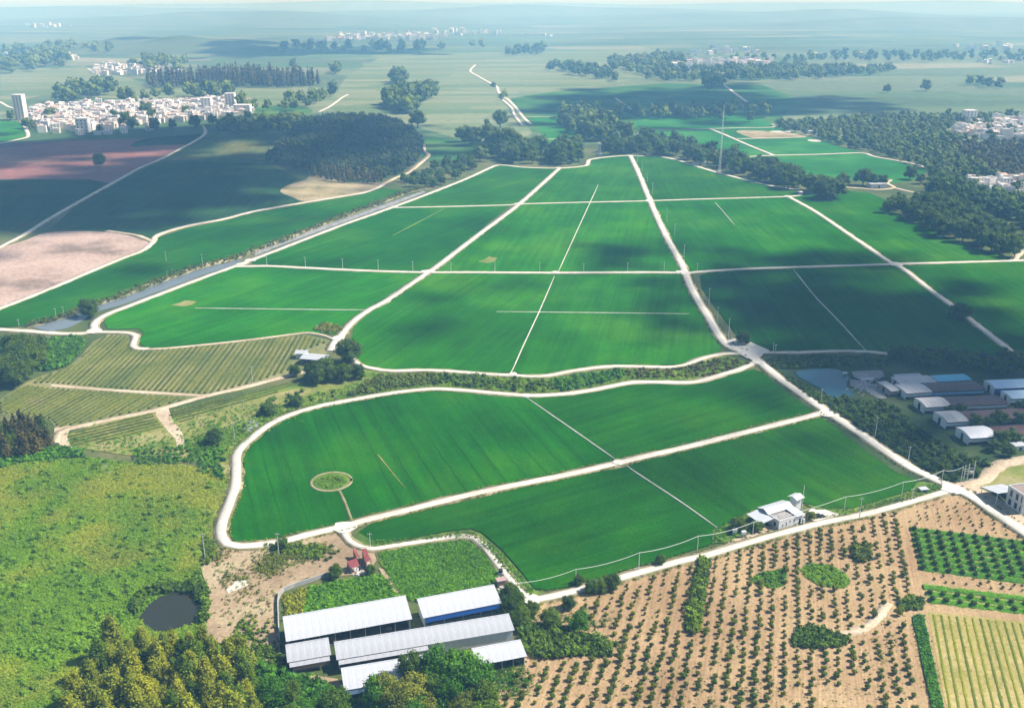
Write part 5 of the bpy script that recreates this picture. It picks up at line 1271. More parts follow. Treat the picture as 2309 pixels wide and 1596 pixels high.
barn("longest worn white barn between the two rows of sheds", (763, 1487), (1157, 1421), (752, 1448), 4.0, 5.2, R_worn, posts=0, front=[(.34, 1.0, .3)], lip=(0.0, .50, 1.3, 0.5), bales=2, back=1.2)
barn("small worn barn with brown block front wall", (652, 1493), (743, 1477), (651, 1453), 3.6, 4.8, R_worn, front=[(0, 1, .3)], wallm=M_brick, lip=(0.0, 1.0, 1.2, 0.55), back=1.1)
barn("low white shed roof at the barn corner by the orchard", (1080, 1500), (1185, 1480), (1072, 1461), 3.2, 4.2, R_white, posts=4, bales=1, back=1.1)
barn("lowest white barn with a pale blue curtain behind the trees", (780, 1556), (985, 1521), (762, 1508), 3.6, 4.8, R_white, posts=6, curtain=M_paleblue, cur_h=1.6, back=1.1)
barn("small white open shed under the shade trees of the farm", (677, 809), (727, 813), (686, 797), 3.4, 4.2, R_white, posts=4, bales=1, depth=4.2)
barn("white lean-to shed behind the farm shed", (666, 798), (690, 798), (672, 791), 3.0, 3.8, R_white, front=[(0, 1, .3)], depth=3.0)

def arch_shed(label, FL, FR, BK, he, rise, roof, wallm, front_band=True, gable=True, name="shed", L_over=None, group=None, band_mat=None):
    P, rz, L, D = frame_from(FL, FR, BK, he, he)
    root = empty(name, (P.x, P.y, 0), rz, label, "shed", group)
    n = 7; prof = []
    for i in range(n + 1):
        t = i / n; prof.append((-.4 + (D + .8) * t, he + rise * (1 - (2 * t - 1) ** 2)))
    # separate curved roof bays
    nb = max(1, round(L / 6.0)); w = L / nb
    mb = MB()
    for i in range(n):
        (y0, z0), (y1, z1) = prof[i], prof[i + 1]
        mb.hexa([(0, y0, z0), (w - .03, y0, z0), (w - .03, y1, z1), (0, y1, z1)], [(0, y0, z0 + .08), (w - .03, y0, z0 + .08), (w - .03, y1, z1 + .08), (0, y1, z1 + .08)])
    me = mb.mesh("roof_bay")
    for i in range(nb):
        o = link("roof_bay", me, roof, root); o.location = (i * w, 0, random.uniform(0, .06))
    MB().box(.2, L - .2, .3, .5, .0, he * (.38 if front_band else .94)).build("front_wall", M_dark if front_band else wallm, root)
    if front_band:
        MB().box(.2, L - .2, .28, .48, he * .40, he * .78).build("front_band", band_mat or wallm, root)
        MB().box(.3, L - .3, .6, .7, he * .78, he - .05).build("vent_opening", M_dark, root)
    MB().box(.2, L - .2, D - .5, D - .3, .0, he - .1).build("back_wall", wallm, root)
    for x0 in (.0, L - .2):
        y0, y1 = .5, D - .5; dm = D * .5
        for nm, ya, yb, mm, top in (("gable_panel", y0, dm - 1.0, wallm, he - .1), ("shed_door", dm - .95, dm + .95, M_dark, he - .25), ("gable_panel", dm + 1.0, y1, wallm, he - .1)):
            if yb > ya: MB().box(x0, x0 + .2, ya, yb, 0, top).build(nm, mm, root)
        mb = MB(); pts = [(y, z) for y, z in prof if .5 < y < D - .5]
        if len(pts) >= 2:
            lo = [(x0 + .01, y, he - .08) for y, z in pts]; hi = [(x0 + .01, y, z - .04) for y, z in pts]
            for i in range(len(pts) - 1):
                mb.hexa([lo[i], (lo[i][0] + .16, *lo[i][1:]), (lo[i + 1][0] + .16, *lo[i + 1][1:]), lo[i + 1]], [hi[i], (hi[i][0] + .16, *hi[i][1:]), (hi[i + 1][0] + .16, *hi[i + 1][1:]), hi[i + 1]])
            mb.build("gable_arch", wallm, root)
    return root
arch_shed("white arched shed with white gable, lowest of the stepped row", (2187, 988), (2251, 984), (2156, 964), 3.4, 1.0, mat_metal_roof("clean_white_roof", (0.82, 0.82, 0.83), 0.12), M_white)
arch_shed("weathered grey arched shed with torn corner sheet", (2135, 952), (2184, 949), (2106, 929), 3.4, 1.0, R_grey, M_white)
arch_shed("weathered grey arched shed beside a brown roof with two trees", (2087, 918), (2145, 915), (2062, 898), 3.4, 0.9, R_grey, M_white)
arch_shed("stained grey flat-arched shed with pale front band", (2044, 887), (2103, 883), (2021, 867), 3.2, 0.4, R_grey, M_white)
arch_shed("long brown roofed shed with pale cyan front band", (2104, 883), (2222, 878), (2080, 864), 3.2, 0.5, R_brown, M_paleblue)
arch_shed("long brown roofed shed behind two dark trees", (2146, 915), (2274, 910), (2122, 896), 3.2, 0.5, R_brown, M_white)
arch_shed("brown roofed shed partly hidden by dark shrubs", (2187, 948), (2340, 940), (2162, 928), 3.2, 0.5, R_brown, M_white)
arch_shed("brown roofed shed beside the white arched shed", (2253, 984), (2360, 977), (2226, 963), 3.2, 0.5, R_brown, M_white)
arch_shed("patched grey flat roofed shed beside the cyan roof", (2028, 865), (2112, 861), (1997, 851), 3.2, 0.3, R_grey, M_conc)
arch_shed("shed with bright cyan sheet roof", (2115, 860), (2191, 856), (2103, 847), 3.4, 0.5, R_cyan, M_white)
arch_shed("narrow pale roofed shed behind the grey flat roof", (2020, 850), (2080, 847), (2014, 845), 3.2, 0.2, R_worn, M_conc)
arch_shed("small pinkish grey shed beside the rubble", (2009, 882), (2031, 880), (1984, 861), 2.8, 0.3, R_grey, M_brick)
arch_shed("pale blue arched shed with dark blue front", (2244, 876), (2370, 871), (2223, 858), 3.8, 0.9, R_blue, M_white, band_mat=M_blue)
arch_shed("pale blue arched shed with white front, nearer the brown roofs", (2281, 899), (2390, 894), (2259, 882), 3.6, 0.8, R_blue, M_white)

def house_part(root, nm, mat, *boxes):
    mb = MB()
    for b in boxes: mb.box(*b)
    return mb.build(nm, mat, root)
# white farmhouse
O = G(1755, 1196); Xe = G(1809, 1179); ax = Xe - O; rz = math.atan2(ax.y, ax.x); LX = ax.length
H1 = empty("farmhouse", O, rz, "white farmhouse with flat grey terrace and pale low roof beside the orchard lane", "house")
DY = 10.6
house_part(H1, "front_wall", M_wall, (0, LX, 0, .3, 0, 3.6))
house_part(H1, "side_wall", M_wall, (0.002, .3, .3, DY, 0, 3.6))
house_part(H1, "side_wall", M_wall, (LX - .3, LX - .002, .3, DY, 0, 3.6))
house_part(H1, "back_wall", M_wall, (.3, LX - .3, DY - .3, DY - .002, 0, 3.6))
house_part(H1, "terrace", mat_plain("grey_terrace", (0.34, 0.31, 0.29), .9), (.3, LX * .68, .3, 5.2, 3.1, 3.35))
house_part(H1, "parapet", M_wall, (0, LX * .68, .001, .28, 3.6, 3.85), (.001, .28, .28, 5.2, 3.6, 3.85))
house_part(H1, "stair_wall", M_conc, (2.2, LX * .6, 2.4, 2.9, 3.35, 4.0))
mb = MB(); mb.hexa([(-.3, 5.2, 3.62), (LX + .5, 5.2, 3.62), (LX + .5, 7.8, 4.7), (-.3, 7.8, 4.7)], [(-.3, 5.2, 3.75), (LX + .5, 5.2, 3.75), (LX + .5, 7.8, 4.83), (-.3, 7.8, 4.83)]); mb.build("roof_slope", R_white, H1)
mb = MB(); mb.hexa([(-.3, 7.82, 4.68), (LX + .5, 7.82, 4.68), (LX + .5, 11.1, 3.6), (-.3, 11.1, 3.6)], [(-.3, 7.82, 4.81), (LX + .5, 7.82, 4.81), (LX + .5, 11.1, 3.73), (-.3, 11.1, 3.73)]); mb.build("roof_slope", R_white, H1)
mb = MB(); mb.hexa([(LX * .69, -.5, 3.62), (LX + .5, -.5, 3.62), (LX + .5, 5.18, 3.9), (LX * .69, 5.18, 3.9)], [(LX * .69, -.5, 3.74), (LX + .5, -.5, 3.74), (LX + .5, 5.18, 4.02), (LX * .69, 5.18, 4.02)]); mb.build("roof_slope", R_white, H1)
mb = MB(); mb.hexa([(-5.6, 2.6, 2.7), (-.32, 2.6, 3.4), (-.32, 10.4, 3.4), (-5.6, 10.4, 2.7)], [(-5.6, 2.6, 2.8), (-.32, 2.6, 3.5), (-.32, 10.4, 3.5), (-5.6, 10.4, 2.8)]); mb.build("carport_roof", R_white, H1)
for y in (2.9, 10.0): house_part(H1, "carport_post", M_steel, (-5.4, -5.25, y, y + .15, 0, 2.7))
for x, z0, z1 in ((1.6, 1.2, 1.9), (3.2, 1.1, 2.4), (4.9, 2.0, 2.7), (6.8, 1.6, 2.8)):
    wv = house_part(H1, "window", M_glass, (x, x + .45, -.03, .02, z0, z1)); house_part(wv, "sill", M_conc, (x - .08, x + .53, -.12, -.032, z0 - .1, z0 - .01))
house_part(H1, "window", M_glass, (-.03, .02, 1.4, 2.6, 1.0, 2.5))
house_part(H1, "door", M_dark, (LX * .84, LX * .92, -.04, .02, 0, 2.2))
house_part(H1, "porch_panel", M_steel, (LX * .93, LX * .99, -1.2, -.5, 0, 2.3))
# water tower hut
W = G(1801, 1150); WT = empty("water_tower_hut", W, rz + .15, "white hut tower with shallow white cap beside the farmhouse", "hut")
house_part(WT, "tower_wall", M_wall, (-2.2, 1.0, 0, 2.6, 0, 5.0))
house_part(WT, "lower_band", M_conc, (-2.25, 1.05, -.05, 2.65, 0, .5))
mb = MB(); mb.hexa([(-2.9, -.9, 5.05), (1.6, -.9, 5.05), (1.6, 1.3, 5.80), (-2.9, 1.3, 5.80)], [(-2.9, -.9, 5.20), (1.6, -.9, 5.20), (1.6, 1.3, 5.95), (-2.9, 1.3, 5.95)]); mb.build("cap_roof", R_white, WT)
mb = MB(); mb.hexa([(-2.9, 1.31, 5.79), (1.6, 1.31, 5.79), (1.6, 3.4, 5.05), (-2.9, 3.4, 5.05)], [(-2.9, 1.31, 5.94), (1.6, 1.31, 5.94), (1.6, 3.4, 5.20), (-2.9, 3.4, 5.20)]); mb.build("cap_roof", R_white, WT)
MB().tube([(0.2, .6, 0), (.2, .6, 10.5)], .11, .08).build("antenna_mast", M_white, label="tall white mast rising beside the white hut tower", cat="mast").matrix_world = Matrix.Translation(W) @ Matrix.Translation((.6, -1.4, 0))
# dark car by the farmhouse
def car(loc, rz, label, body):
    c = empty("parked_car", loc, rz, label, "car")
    mb = MB(); mb.hexa([(-2.1, -.85, .3), (2.1, -.85, .3), (2.1, .85, .3), (-2.1, .85, .3)], [(-2.05, -.85, .95), (2.0, -.82, .85), (2.0, .82, .85), (-2.05, .85, .95)]); mb.build("body", body, c)
    mb = MB(); mb.hexa([(-1.9, -.8, .96), (1.0, -.8, .92), (1.0, .8, .92), (-1.9, .8, .96)], [(-1.6, -.68, 1.5), (.3, -.68, 1.5), (.3, .68, 1.5), (-1.6, .68, 1.5)]); mb.build("cabin", M_glass, c)
    MB().box(-1.6, .3, -.66, .66, 1.505, 1.56).build("roof", body, c)
    for x in (-1.3, 1.3):
        for y in (-.86, .86):
            w = MB().tube([(x, y - .1, .33), (x, y + .1, .33)], .33, .33, 12).build("wheel", M_dark, c)
car(G(1846, 1167), .25, "dark car parked on the pale apron beside the farmhouse", mat_plain("dark_car_paint", (0.02, 0.022, 0.022), .3, .1))
# small walls of the ruined gate
for u, v, l in ((1656, 1207, "short white rounded tank beside the ruined gate"), (1676, 1212, "white topped gate pier beside the lane")):
    t = empty("gate_pier", G(u, v), .2, l, "pier")
    house_part(t, "shaft", M_conc, (-.7, .7, -.4, .4, 0, 1.6)); house_part(t, "cap", M_white, (-.8, .8, -.5, .5, 1.61, 2.6))
# two-storey house at the right edge
A = G(2266, 1137); B = G(2302, 1161); d_ = B - A; rz2 = math.atan2(d_.y, d_.x); L2 = d_.length
H2 = empty("town_house", A, rz2, "two-storey white house with tall dark windows beside the main road", "house")
house_part(H2, "wall", M_wall, (0, L2, 0, 9.0, 0, 7.6))
house_part(H2, "floor_band", M_conc, (-.04, L2 + .04, -.05, 9.04, 3.7, 3.85))
house_part(H2, "roof_slab", mat_plain("brownish_roof_slab", (0.28, 0.22, 0.19), .9), (.3, L2 - .3, .3, 8.7, 7.61, 7.7))
house_part(H2, "parapet", M_wall, (-.05, L2 + .05, -.06, .25, 7.605, 8.0), (-.06, .25, .25, 9.05, 7.605, 8.0), (L2 - .25, L2 + .06, .25, 9.05, 7.605, 8.0))
for x0, x1 in ((L2 * .16, L2 * .32), (L2 * .52, L2 * .68), (L2 * .84, L2 * .91)):
    for z0, z1 in ((1.0, 3.3), (4.4, 6.9)):
        wv = house_part(H2, "window", M_glass, (x0, x1, -.03, .03, z0, z1)); house_part(wv, "frame", M_white, (x0 - .08, x1 + .08, -.06, -.031, z1, z1 + .12)); house_part(wv, "sill", M_white, (x0 - .1, x1 + .1, -.14, -.031, z0 - .1, z0))
for y0 in (1.5, 5.0):
    for z0 in (1.2, 4.6): house_part(H2, "window", M_glass, (L2 - .02, L2 + .03, y0, y0 + 1.3, z0, z0 + 1.5))
CP = empty("canopy_shed", A, rz2, "sloping white canopy roof leaning on the two-storey house", "canopy")
for i in range(5):
    y0 = -3.6 + i * 1.9
    MB().hexa([(-9.0, y0, 3.0), (-.3, y0, 4.7), (-.3, y0 + 1.87, 4.7), (-9.0, y0 + 1.87, 3.0)], [(-9.0, y0, 3.1 + .03 * (i % 2)), (-.3, y0, 4.8 + .03 * (i % 2)), (-.3, y0 + 1.87, 4.8 + .03 * (i % 2)), (-9.0, y0 + 1.87, 3.1 + .03 * (i % 2))]).build("canopy_sheet", R_white, CP)
for x, y, z in ((-8.7, -3.3, 3.0), (-.8, -3.3, 4.6), (-8.7, 5.4, 3.0)): MB().tube([(x, y, 0), (x, y, z)], .12).build("post", M_white, CP)
house_part(CP, "back_wall", M_wall, (-8.6, -.6, 5.5, 5.7, 0, 3.0)); house_part(CP, "side_wall", M_wall, (-8.9, -8.72, 1.0, 5.4, 0, 2.7))
# red ruined sheds
def red_shed(label, quad, hs, sag=0.0):
    P = [G(u, v, h) for (u, v), h in zip(quad, hs)]
    c = sum(P, Vector()) / 4; c.z = 0
    r = empty("red_shed", c, 0, label, "shed")
    n = 5; a, b, d3, e = [p - c for p in P]
    for i in range(n):
        t0, t1 = i / n, (i + 1) / n - .01
        f = lambda p, q, t: p.lerp(q, t) + Vector((0, 0, -sag * 4 * t * (1 - t)))
        lo = [f(a, e, t0), f(b, d3, t0), f(b, d3, t1), f(a, e, t1)]
        MB().hexa(lo, [p + Vector((0, 0, .08)) for p in lo]).build("roof_sheet", R_red, r)
    for p in (a, b, d3, e): MB().tube([(p.x * .93, p.y * .93, 0), (p.x * .93, p.y * .93, p.z)], .1).build("post", M_dark, r)
    p, q = a * .92, e * .92
    MB().hexa([(p.x, p.y, 0), (q.x, q.y, 0), (q.x + .15, q.y + .1, 0), (p.x + .15, p.y + .1, 0)], [(p.x, p.y, p.z * .8), (q.x, q.y, q.z * .8), (q.x + .15, q.y + .1, q.z * .8), (p.x + .15, p.y + .1, p.z * .8)]).build("wall", M_brick, r)
red_shed("leaning red sheet roof shed with wide flat roof", [(782, 1266), (804, 1258), (811, 1276), (791, 1281)], (2.6, 2.8, 2.2, 2.2))
red_shed("red shed with a sagging saddle roof", [(816, 1237), (826, 1236), (837, 1261), (825, 1268)], (3.6, 3.6, 3.2, 3.0), .6)
red_shed("narrow broken red shed between the other two", [(796, 1236), (802, 1235), (810, 1253), (804, 1257)], (3.4, 3.2, 2.8, 2.8), .4)
rb = np.array([(G(u, v).x, G(u, v).y) for u, v in [(810 + random.gauss(0, 12), 1287 + random.gauss(0, 5)) for _ in range(90)] + [(1950 + random.gauss(0, 18), 868 + random.gauss(0, 9)) for _ in range(110)] + [(1130 + random.gauss(0, 4), 1310 + random.gauss(0, 10)) for _ in range(50)] + [(1690 + random.gauss(0, 14), 790 + random.gauss(0, 6)) for _ in range(30)]])
TPL["stone"] = [(ICO0[0] * np.array([.5, .5, .3]) * rng.uniform(.7, 1.3, (len(ICO0[0]), 1)), ICO0[1], np.zeros(len(ICO0[1])), None) for _ in range(3)]
scatter("rubble", rb, "stone", (.5, 1.4), mat_plain("pale_rubble", (.5, .46, .43), .9, .2, obj=False), .1)
t = empty("brick_hut", G(1130, 1318), .3, "small pinkish hut beside the lane behind the blue barn", "hut")
house_part(t, "wall", M_brick, (-1.4, 1.4, -1, 1, 0, 2.0)); house_part(t, "roof", mat_plain("pink_roof", (.42, .30, .27), .8), (-1.6, 1.6, -1.2, 1.2, 2.01, 2.2))
t = empty("water_tank", G(1129, 1296), 0, "dark water tank on a grey base beside the lane", "tank")
MB().box(-1, 1, -.8, .8, 0, 1.0).build("base", M_conc, t); MB().tube([(0, 0, 1.01), (0, 0, 2.1)], .7, .7, 12).build("drum", M_dark, t)
# perimeter wall left of the barns
wl = smooth(GP([(757, 1298), (735, 1300), (700, 1312), (665, 1323), (640, 1333), (629, 1345), (627, 1362), (628, 1390), (630, 1440), (632, 1452)]), 3.0)
PW = empty("perimeter_wall", wl[0], 0, "low pale concrete wall curving round the barn yard", "wall")
for i in range(len(wl) - 1):
    a, b = wl[i] - wl[0], wl[i + 1] - wl[0]; t_ = (b - a).normalized(); s = Vector((-t_.y, t_.x, 0)) * .14
    MB().hexa([a + s, a - s, b - s, b + s], [p + Vector((0, 0, 1.5 + .02 * (i % 2))) for p in (a + s, a - s, b - s, b + s)]).build("wall_segment", M_conc, PW)
# pier stump and small white buildings
t = empty("stone_tower", G(1351, 352), 0, "pale stone stump tower at the top of the green field", "tower")
house_part(t, "base", M_conc, (-3, 3, -3, 3, 0, 3)); house_part(t, "shaft", M_conc, (-1.6, 1.6, -1.6, 1.6, 3.01, 13)); house_part(t, "top", M_conc, (-2.1, 2.1, -2.1, 2.1, 13.01, 14.5))
def hut(u, v, w, d, h, label, rot=.2, roofm=None):
    t = empty("white_hut", G(u, v), rot, label, "hut")
    house_part(t, "wall", M_wall, (-w / 2, w / 2, -d / 2, d / 2, 0, h)); house_part(t, "door", M_dark, (-.6, .6, -d / 2 - .05, -d / 2 + .02, 0, h * .7))
    house_part(t, "roof", roofm or R_white, (-w / 2 - .4, w / 2 + .4, -d / 2 - .4, d / 2 + .4, h + .01, h + .3))
hut(1976, 423, 16, 9, 4, "white huts beside the track at the tree belt end")
hut(1826, 302, 12, 7, 4, "tiny white hut at the meadow corner")
hut(1576, 372, 14, 7, 3, "low white hut hidden in the tree belt")
hut(2081, 1108, 2.6, 1.6, 1.2, "tiny pale shelter at the field corner by the wire")
hut(1955, 860, 6, 1.2, 1.2, "low pale wall end beside the pond")
hut(233, 303, 22, 10, 4, "long white shed in front of the village")
hut(2295, 1012, 5, 3, 2, "small pale lean-to among the dark trees")
hut(1905, 846, 1.5, 1, 1.2, "tiny white pump house on the pond bank")

# ------------------------------------------------------------------ poles, wires, mast
def mpx(v): return (G(CX, v) - cam.location).length / FPX
def pole(u, v, vt, label, group=None, arm=True, mat=None, r=.16):
    p = G(u, v); depr = math.atan2(CAM_H, p.y)
    h = max(4.0, min(16.0, (v - vt) * mpx(v) / math.cos(depr)))
    o = MB().tube([(0, 0, -.1), (0, 0, h)], r, r * .7, 7).build("utility_pole", mat or M_polem, label=label, cat="pole", group=group)
    o.location = p
    if arm:
        MB().box(-.75, .75, -.06, .06, h - .5, h - .36).build("crossarm", M_polem, o)
        for x in (-.65, 0, .65): MB().tube([(x, 0, h - .36 if x else h), (x, 0, h - .15 if x else h + .2)], .05).build("insulator", M_white, o)
    return p, h
M_polem = mat_plain("pole_concrete", (0.62, 0.61, 0.58), .8, .08)
for u, v, vt in ((602, 600, 575), (689, 604, 580), (773, 607, 583), (853, 610, 586), (931, 612, 589), (1017, 613, 591), (1116, 613, 590), (1217, 613, 591), (1316, 613, 594), (1415, 613, 592), (1497, 612, 590)):
    pole(u, v - 1, vt, "slim pole in the row along the middle cross lane", "poles along the middle cross lane", r=.2)
for u, v, vt in ((1432, 368, 338), (1442, 388, 365), (1454, 411, 390), (1466, 438, 413), (1498, 502, 473), (1516, 530, 505), (1537, 582, 552)):
    pole(u + 5, v, vt, "slim pole in the row beside the upper main road", "poles along the upper main road", r=.22)
for u, v, vt in ((1595, 690, 650), (1614, 728, 692), (1848, 907, 877), (1970, 986, 941), (2044, 1046, 1007), (1569, 611, 594)):
    pole(u + 3, v, vt, "pale pole on the verge of the lower main road", "poles along the lower main road", r=.17)
for u, v, vt in ((375, 590, 567), (457, 598, 573), (377, 624, 613), (390, 620, 609), (126, 711, 695), (143, 706, 693), (43, 735, 721)):
    pole(u, v, vt, "thin pole standing in the long narrow field by the levee", "poles by the levee", r=.16)
PN = [(570, 863, 826, "white pole beside the tea rows and the dirt track"), (550, 924, 901, "slim pole on the yellow grass above the lower lane"), (529, 990, 955, "tall pole beside the gravel slope"), (70, 839, 821, "slim pole before the dark clump of trees"), (463, 1261, 1205, "leaning pole at the edge of the scrub cover"), (629, 1253, 1204, "pole beside a small tree on the white bend"), (835, 1235, 1203, "white pole at the corner of the yard lane"), (1937, 1172, 1124, "lone pole on the orchard side of the lane"), (2055, 1127, 1101, "short lamp pole at the grassy field corner")]
for u, v, vt, l in PN: pole(u, v, vt, l)
pp = [pole(u, v, vt, "pole carrying the sagging wire along the orchard lane", "poles of the sagging wire", arm=False, r=.15) for u, v, vt in ((1167, 1338, 1325), (1298, 1316, 1284), (1440, 1286, 1247), (1572, 1244, 1209), (1697, 1206, 1177), (1903, 1154, 1120), (2031, 1129, 1087), (2122, 1094, 1060), (2166, 1088, 1052))]
wire = []
for (a, ha), (b, hb) in zip(pp[:-1], pp[1:]):
    for k in range(10):
        t = k / 10; q = a.lerp(b, t); q.z = ha + (hb - ha) * t - .15 - 4 * t * (1 - t) * .9; wire.append(q)
wire.append(pp[-1][0] + Vector((0, 0, pp[-1][1] - .15)))
MB().tube(wire, .07, .07, 5).build("power_wire", M_white, label="single white wire sagging between poles along the orchard lane", cat="wire")
p0, h0 = pole(1642, 766, 718, "tall pole with a slanting stay beside the crossing", arm=False, r=.2)
MB().tube([p0 + Vector((0, 0, h0 * .65)), G(1654, 770)], .08).build("stay_wire", M_polem, label="slanting stay of the tall pole at the crossing", cat="stay")
for du, l in ((1743, "left leg of the twin pole frame beside the crossing"), (1748, "right leg of the twin pole frame beside the crossing")):
    pole(du, 798 if du < 1745 else 799, 772 - (0 if du < 1745 else -4), l, arm=du > 1745, r=.22)
tr_ = empty("transformer_frame", G(2180, 1085), .2, "pale transformer frame of two posts at the road junction", "transformer")
for x in (-1.6, 0, 2.4): MB().tube([(x, 0, 0), (x, 0, 7.5 + x * .4)], .17).build("post", M_polem, tr_)
for z in (3.2, 4.4, 5.4): MB().box(-1.7, 2.5, -.12, .12, z, z + .15).build("crossbar", M_polem, tr_)
MB().box(.5, 1.9, -.5, .5, 3.4, 4.3).build("transformer_box", M_steel, tr_)
# mast by the tree belt
Mb = G(1622, 390); mast = empty("radio_mast", Mb, .3, "very tall slender white lattice mast at the tree belt", "mast")
HM = 64.0
for k in range(3):
    a = k * 2.094; MB().tube([(1.3 * math.cos(a), 1.3 * math.sin(a), 0), (.25 * math.cos(a), .25 * math.sin(a), HM)], .16, .12, 5).build("mast_leg", M_white, mast)
mb = MB()
for i in range(22):
    z0, z1 = HM * i / 22, HM * (i + 1) / 22; r0, r1 = 1.3 - 1.05 * i / 22, 1.3 - 1.05 * (i + 1) / 22
    for k in range(3):
        a, b = k * 2.094, (k + 1) * 2.094
        mb.tube([(r0 * math.cos(a), r0 * math.sin(a), z0), (r1 * math.cos(b), r1 * math.sin(b), z1)], .07, .07, 4)
mb.build("bracing", M_white, mast)["kind"] = "stuff"
MB().tube([(0, 0, HM - .5), (0, 0, HM + 7)], .12, .06, 5).build("antenna", M_white, mast)
MB().box(-2.4, 2.4, -2.4, 2.4, 0, 1.5).build("base", M_conc, mast)

# ------------------------------------------------------------------ villages
V_wall = [mat_plain("village_wall_%d" % i, c, .85, .08, .15) for i, c in enumerate(((.80, .77, .73), (.74, .66, .58), (.78, .68, .62), (.84, .82, .80)))]
V_roof = [mat_plain("village_roof_%d" % i, c, .85, .12, .15) for i, c in enumerate(((.68, .63, .58), (.55, .37, .30), (.74, .71, .68), (.62, .50, .44)))]
def house_tpl(seed):
    r = random.Random(seed); V, F, MI = [], [], []
    def bx(x0, x1, y0, y1, z0, z1, m, topm=None):
        k = len(V); V.extend((x, y, z) for z in (z0, z1) for x, y in ((x0, y0), (x1, y0), (x1, y1), (x0, y1)))
        F.extend([[k + 4, k + 5, k + 6, k + 7], [k, k + 1, k + 5, k + 4], [k + 1, k + 2, k + 6, k + 5], [k + 2, k + 3, k + 7, k + 6], [k + 3, k, k + 4, k + 7]]); MI.extend([m if topm is None else topm] + [m] * 4)
    h = r.choice((6.4, 9.4, 9.6, 12.6)); w = r.uniform(4, 6); d = r.uniform(4, 6)
    bx(-w, w, -d, d, 0, h, 0, 1)
    if r.random() < .7: bx(-w + .3, -w + 3.4, d - 3.6, d - .3, h, h + 2.6, 0, 1)
    if r.random() < .4:
        k = len(V); V.extend([(-w - .4, -d - .4, h), (w + .4, -d - .4, h), (w + .4, d + .4, h), (-w - .4, d + .4, h), (-w, 0, h + 2.2), (w, 0, h + 2.2)])
        F.extend([[k, k + 1, k + 5, k + 4], [k + 2, k + 3, k + 4, k + 5], [k + 1, k + 2, k + 5], [k + 3, k, k + 4]]); MI.extend([1, 1, 0, 0])
    else:
        for a in ((-w, w, -d, -d + .2), (-w, w, d - .2, d), (-w, -w + .2, -d + .2, d - .2), (w - .2, w, -d + .2, d - .2)): bx(*a, h, h + .8, 0)
    for fl in range(int(h / 3)):
        for x in np.linspace(-w + 1.2, w - 2.6, 3):
            bx(x, x + 1.5, -d - .06, -d - .01, fl * 3.1 + 1.0, fl * 3.1 + 2.5, 2)
        bx(w + .01, w + .06, -1, .6, fl * 3.1 + 1.0, fl * 3.1 + 2.5, 2)
    return V, F, MI
HT = [house_tpl(s) for s in range(8)]
def hmesh(i):
    V, F, MI = HT[i % 8]; me = mesh_np("village_house", np.array(V), [list(f) for f in F], None, MI)
    for m in (V_wall[i % 4], V_roof[(i * 3 + i // 4) % 4], M_glass): me.materials.append(m)
    return me
HM_ = [hmesh(i) for i in range(16)]
VILLAGES = [
 ([(68, 264), (75, 246), (180, 238), (330, 234), (480, 228), (566, 236), (570, 256), (480, 270), (380, 277), (320, 284), (240, 292), (85, 294)], 12.5, "village house among the dense white roofs behind the reddish field", "houses of the main left village", 190),
 ([(70, 296), (180, 290), (330, 287), (340, 297), (240, 304), (80, 306)], 26, "village house at the shaded front of the dense left village", "front houses of the left village", 26),
 ([(2135, 304), (2170, 280), (2309, 268), (2360, 272), (2360, 322), (2240, 318)], 15, "village house on the hazy slope above the right wood", "houses of the right village", 60),
 ([(2160, 424), (2205, 412), (2340, 408), (2360, 462), (2290, 456), (2220, 440)], 14, "house of the small red village behind the wood edge", "houses of the small red village", 40),
]
n_house = 0; extra = []
def put_house(x, y, label, group, s=None):
    i = random.randrange(16); o = link("village_house", HM_[i], label=label, cat="house", group=group)
    s = s or random.uniform(.75, 1.15); o.location = (x, y, 0); o.rotation_euler = (0, 0, random.choice((0, 1.57, 3.14)) + random.gauss(.1, .25)); o.scale = (s * random.uniform(.8, 1.3), s, s * random.uniform(.7, 1.0))
for pts, sp, lab, grp, mx in VILLAGES:
    q = fill_points(GP(pts), sp, .3)
    q = q[np.argsort(q[:, 1])]
    for j, (x, y) in enumerate(q):
        if n_house < 300 and j < mx and True: put_house(x, y, lab, grp); n_house += 1
        else: extra.append((x, y, .9))
FARV = [([(195, 160), (240, 148), (330, 150), (405, 152), (400, 160), (330, 168), (225, 172)], 24, 1.1), ([(55, 140), (130, 130), (190, 126), (188, 136), (130, 142)], 40, 1.5), ([(0, 128), (16, 126), (18, 132), (0, 134)], 40, 1.3),
 ([(735, 88), (800, 80), (930, 80), (1005, 84), (1000, 92), (850, 92), (740, 94)], 55, 1.8), ([(940, 74), (1140, 70), (1150, 78), (1000, 82)], 80, 1.8), ([(1480, 150), (1560, 140), (1700, 136), (1745, 144), (1738, 152), (1600, 156), (1490, 158)], 24, 1.3), ([(1520, 120), (1600, 112), (1700, 114), (1720, 122), (1560, 128)], 52, 1.4), ([(1800, 124), (1880, 126), (1990, 132), (1960, 138), (1820, 132)], 60, 1.3), ([(2150, 105), (2280, 104), (2309, 112), (2180, 116)], 70, 1.5), ([(2190, 140), (2309, 132), (2340, 142), (2210, 148)], 50, 1.2), ([(50, 60), (160, 56), (160, 62), (55, 64)], 90, 1.8), ([(1180, 80), (1250, 78), (1250, 84), (1190, 85)], 90, 1.6)]
for pts, sp, s in FARV:
    for x, y in fill_points(GP(pts), sp, .42): extra.append((x, y, s))
random.shuffle(extra)
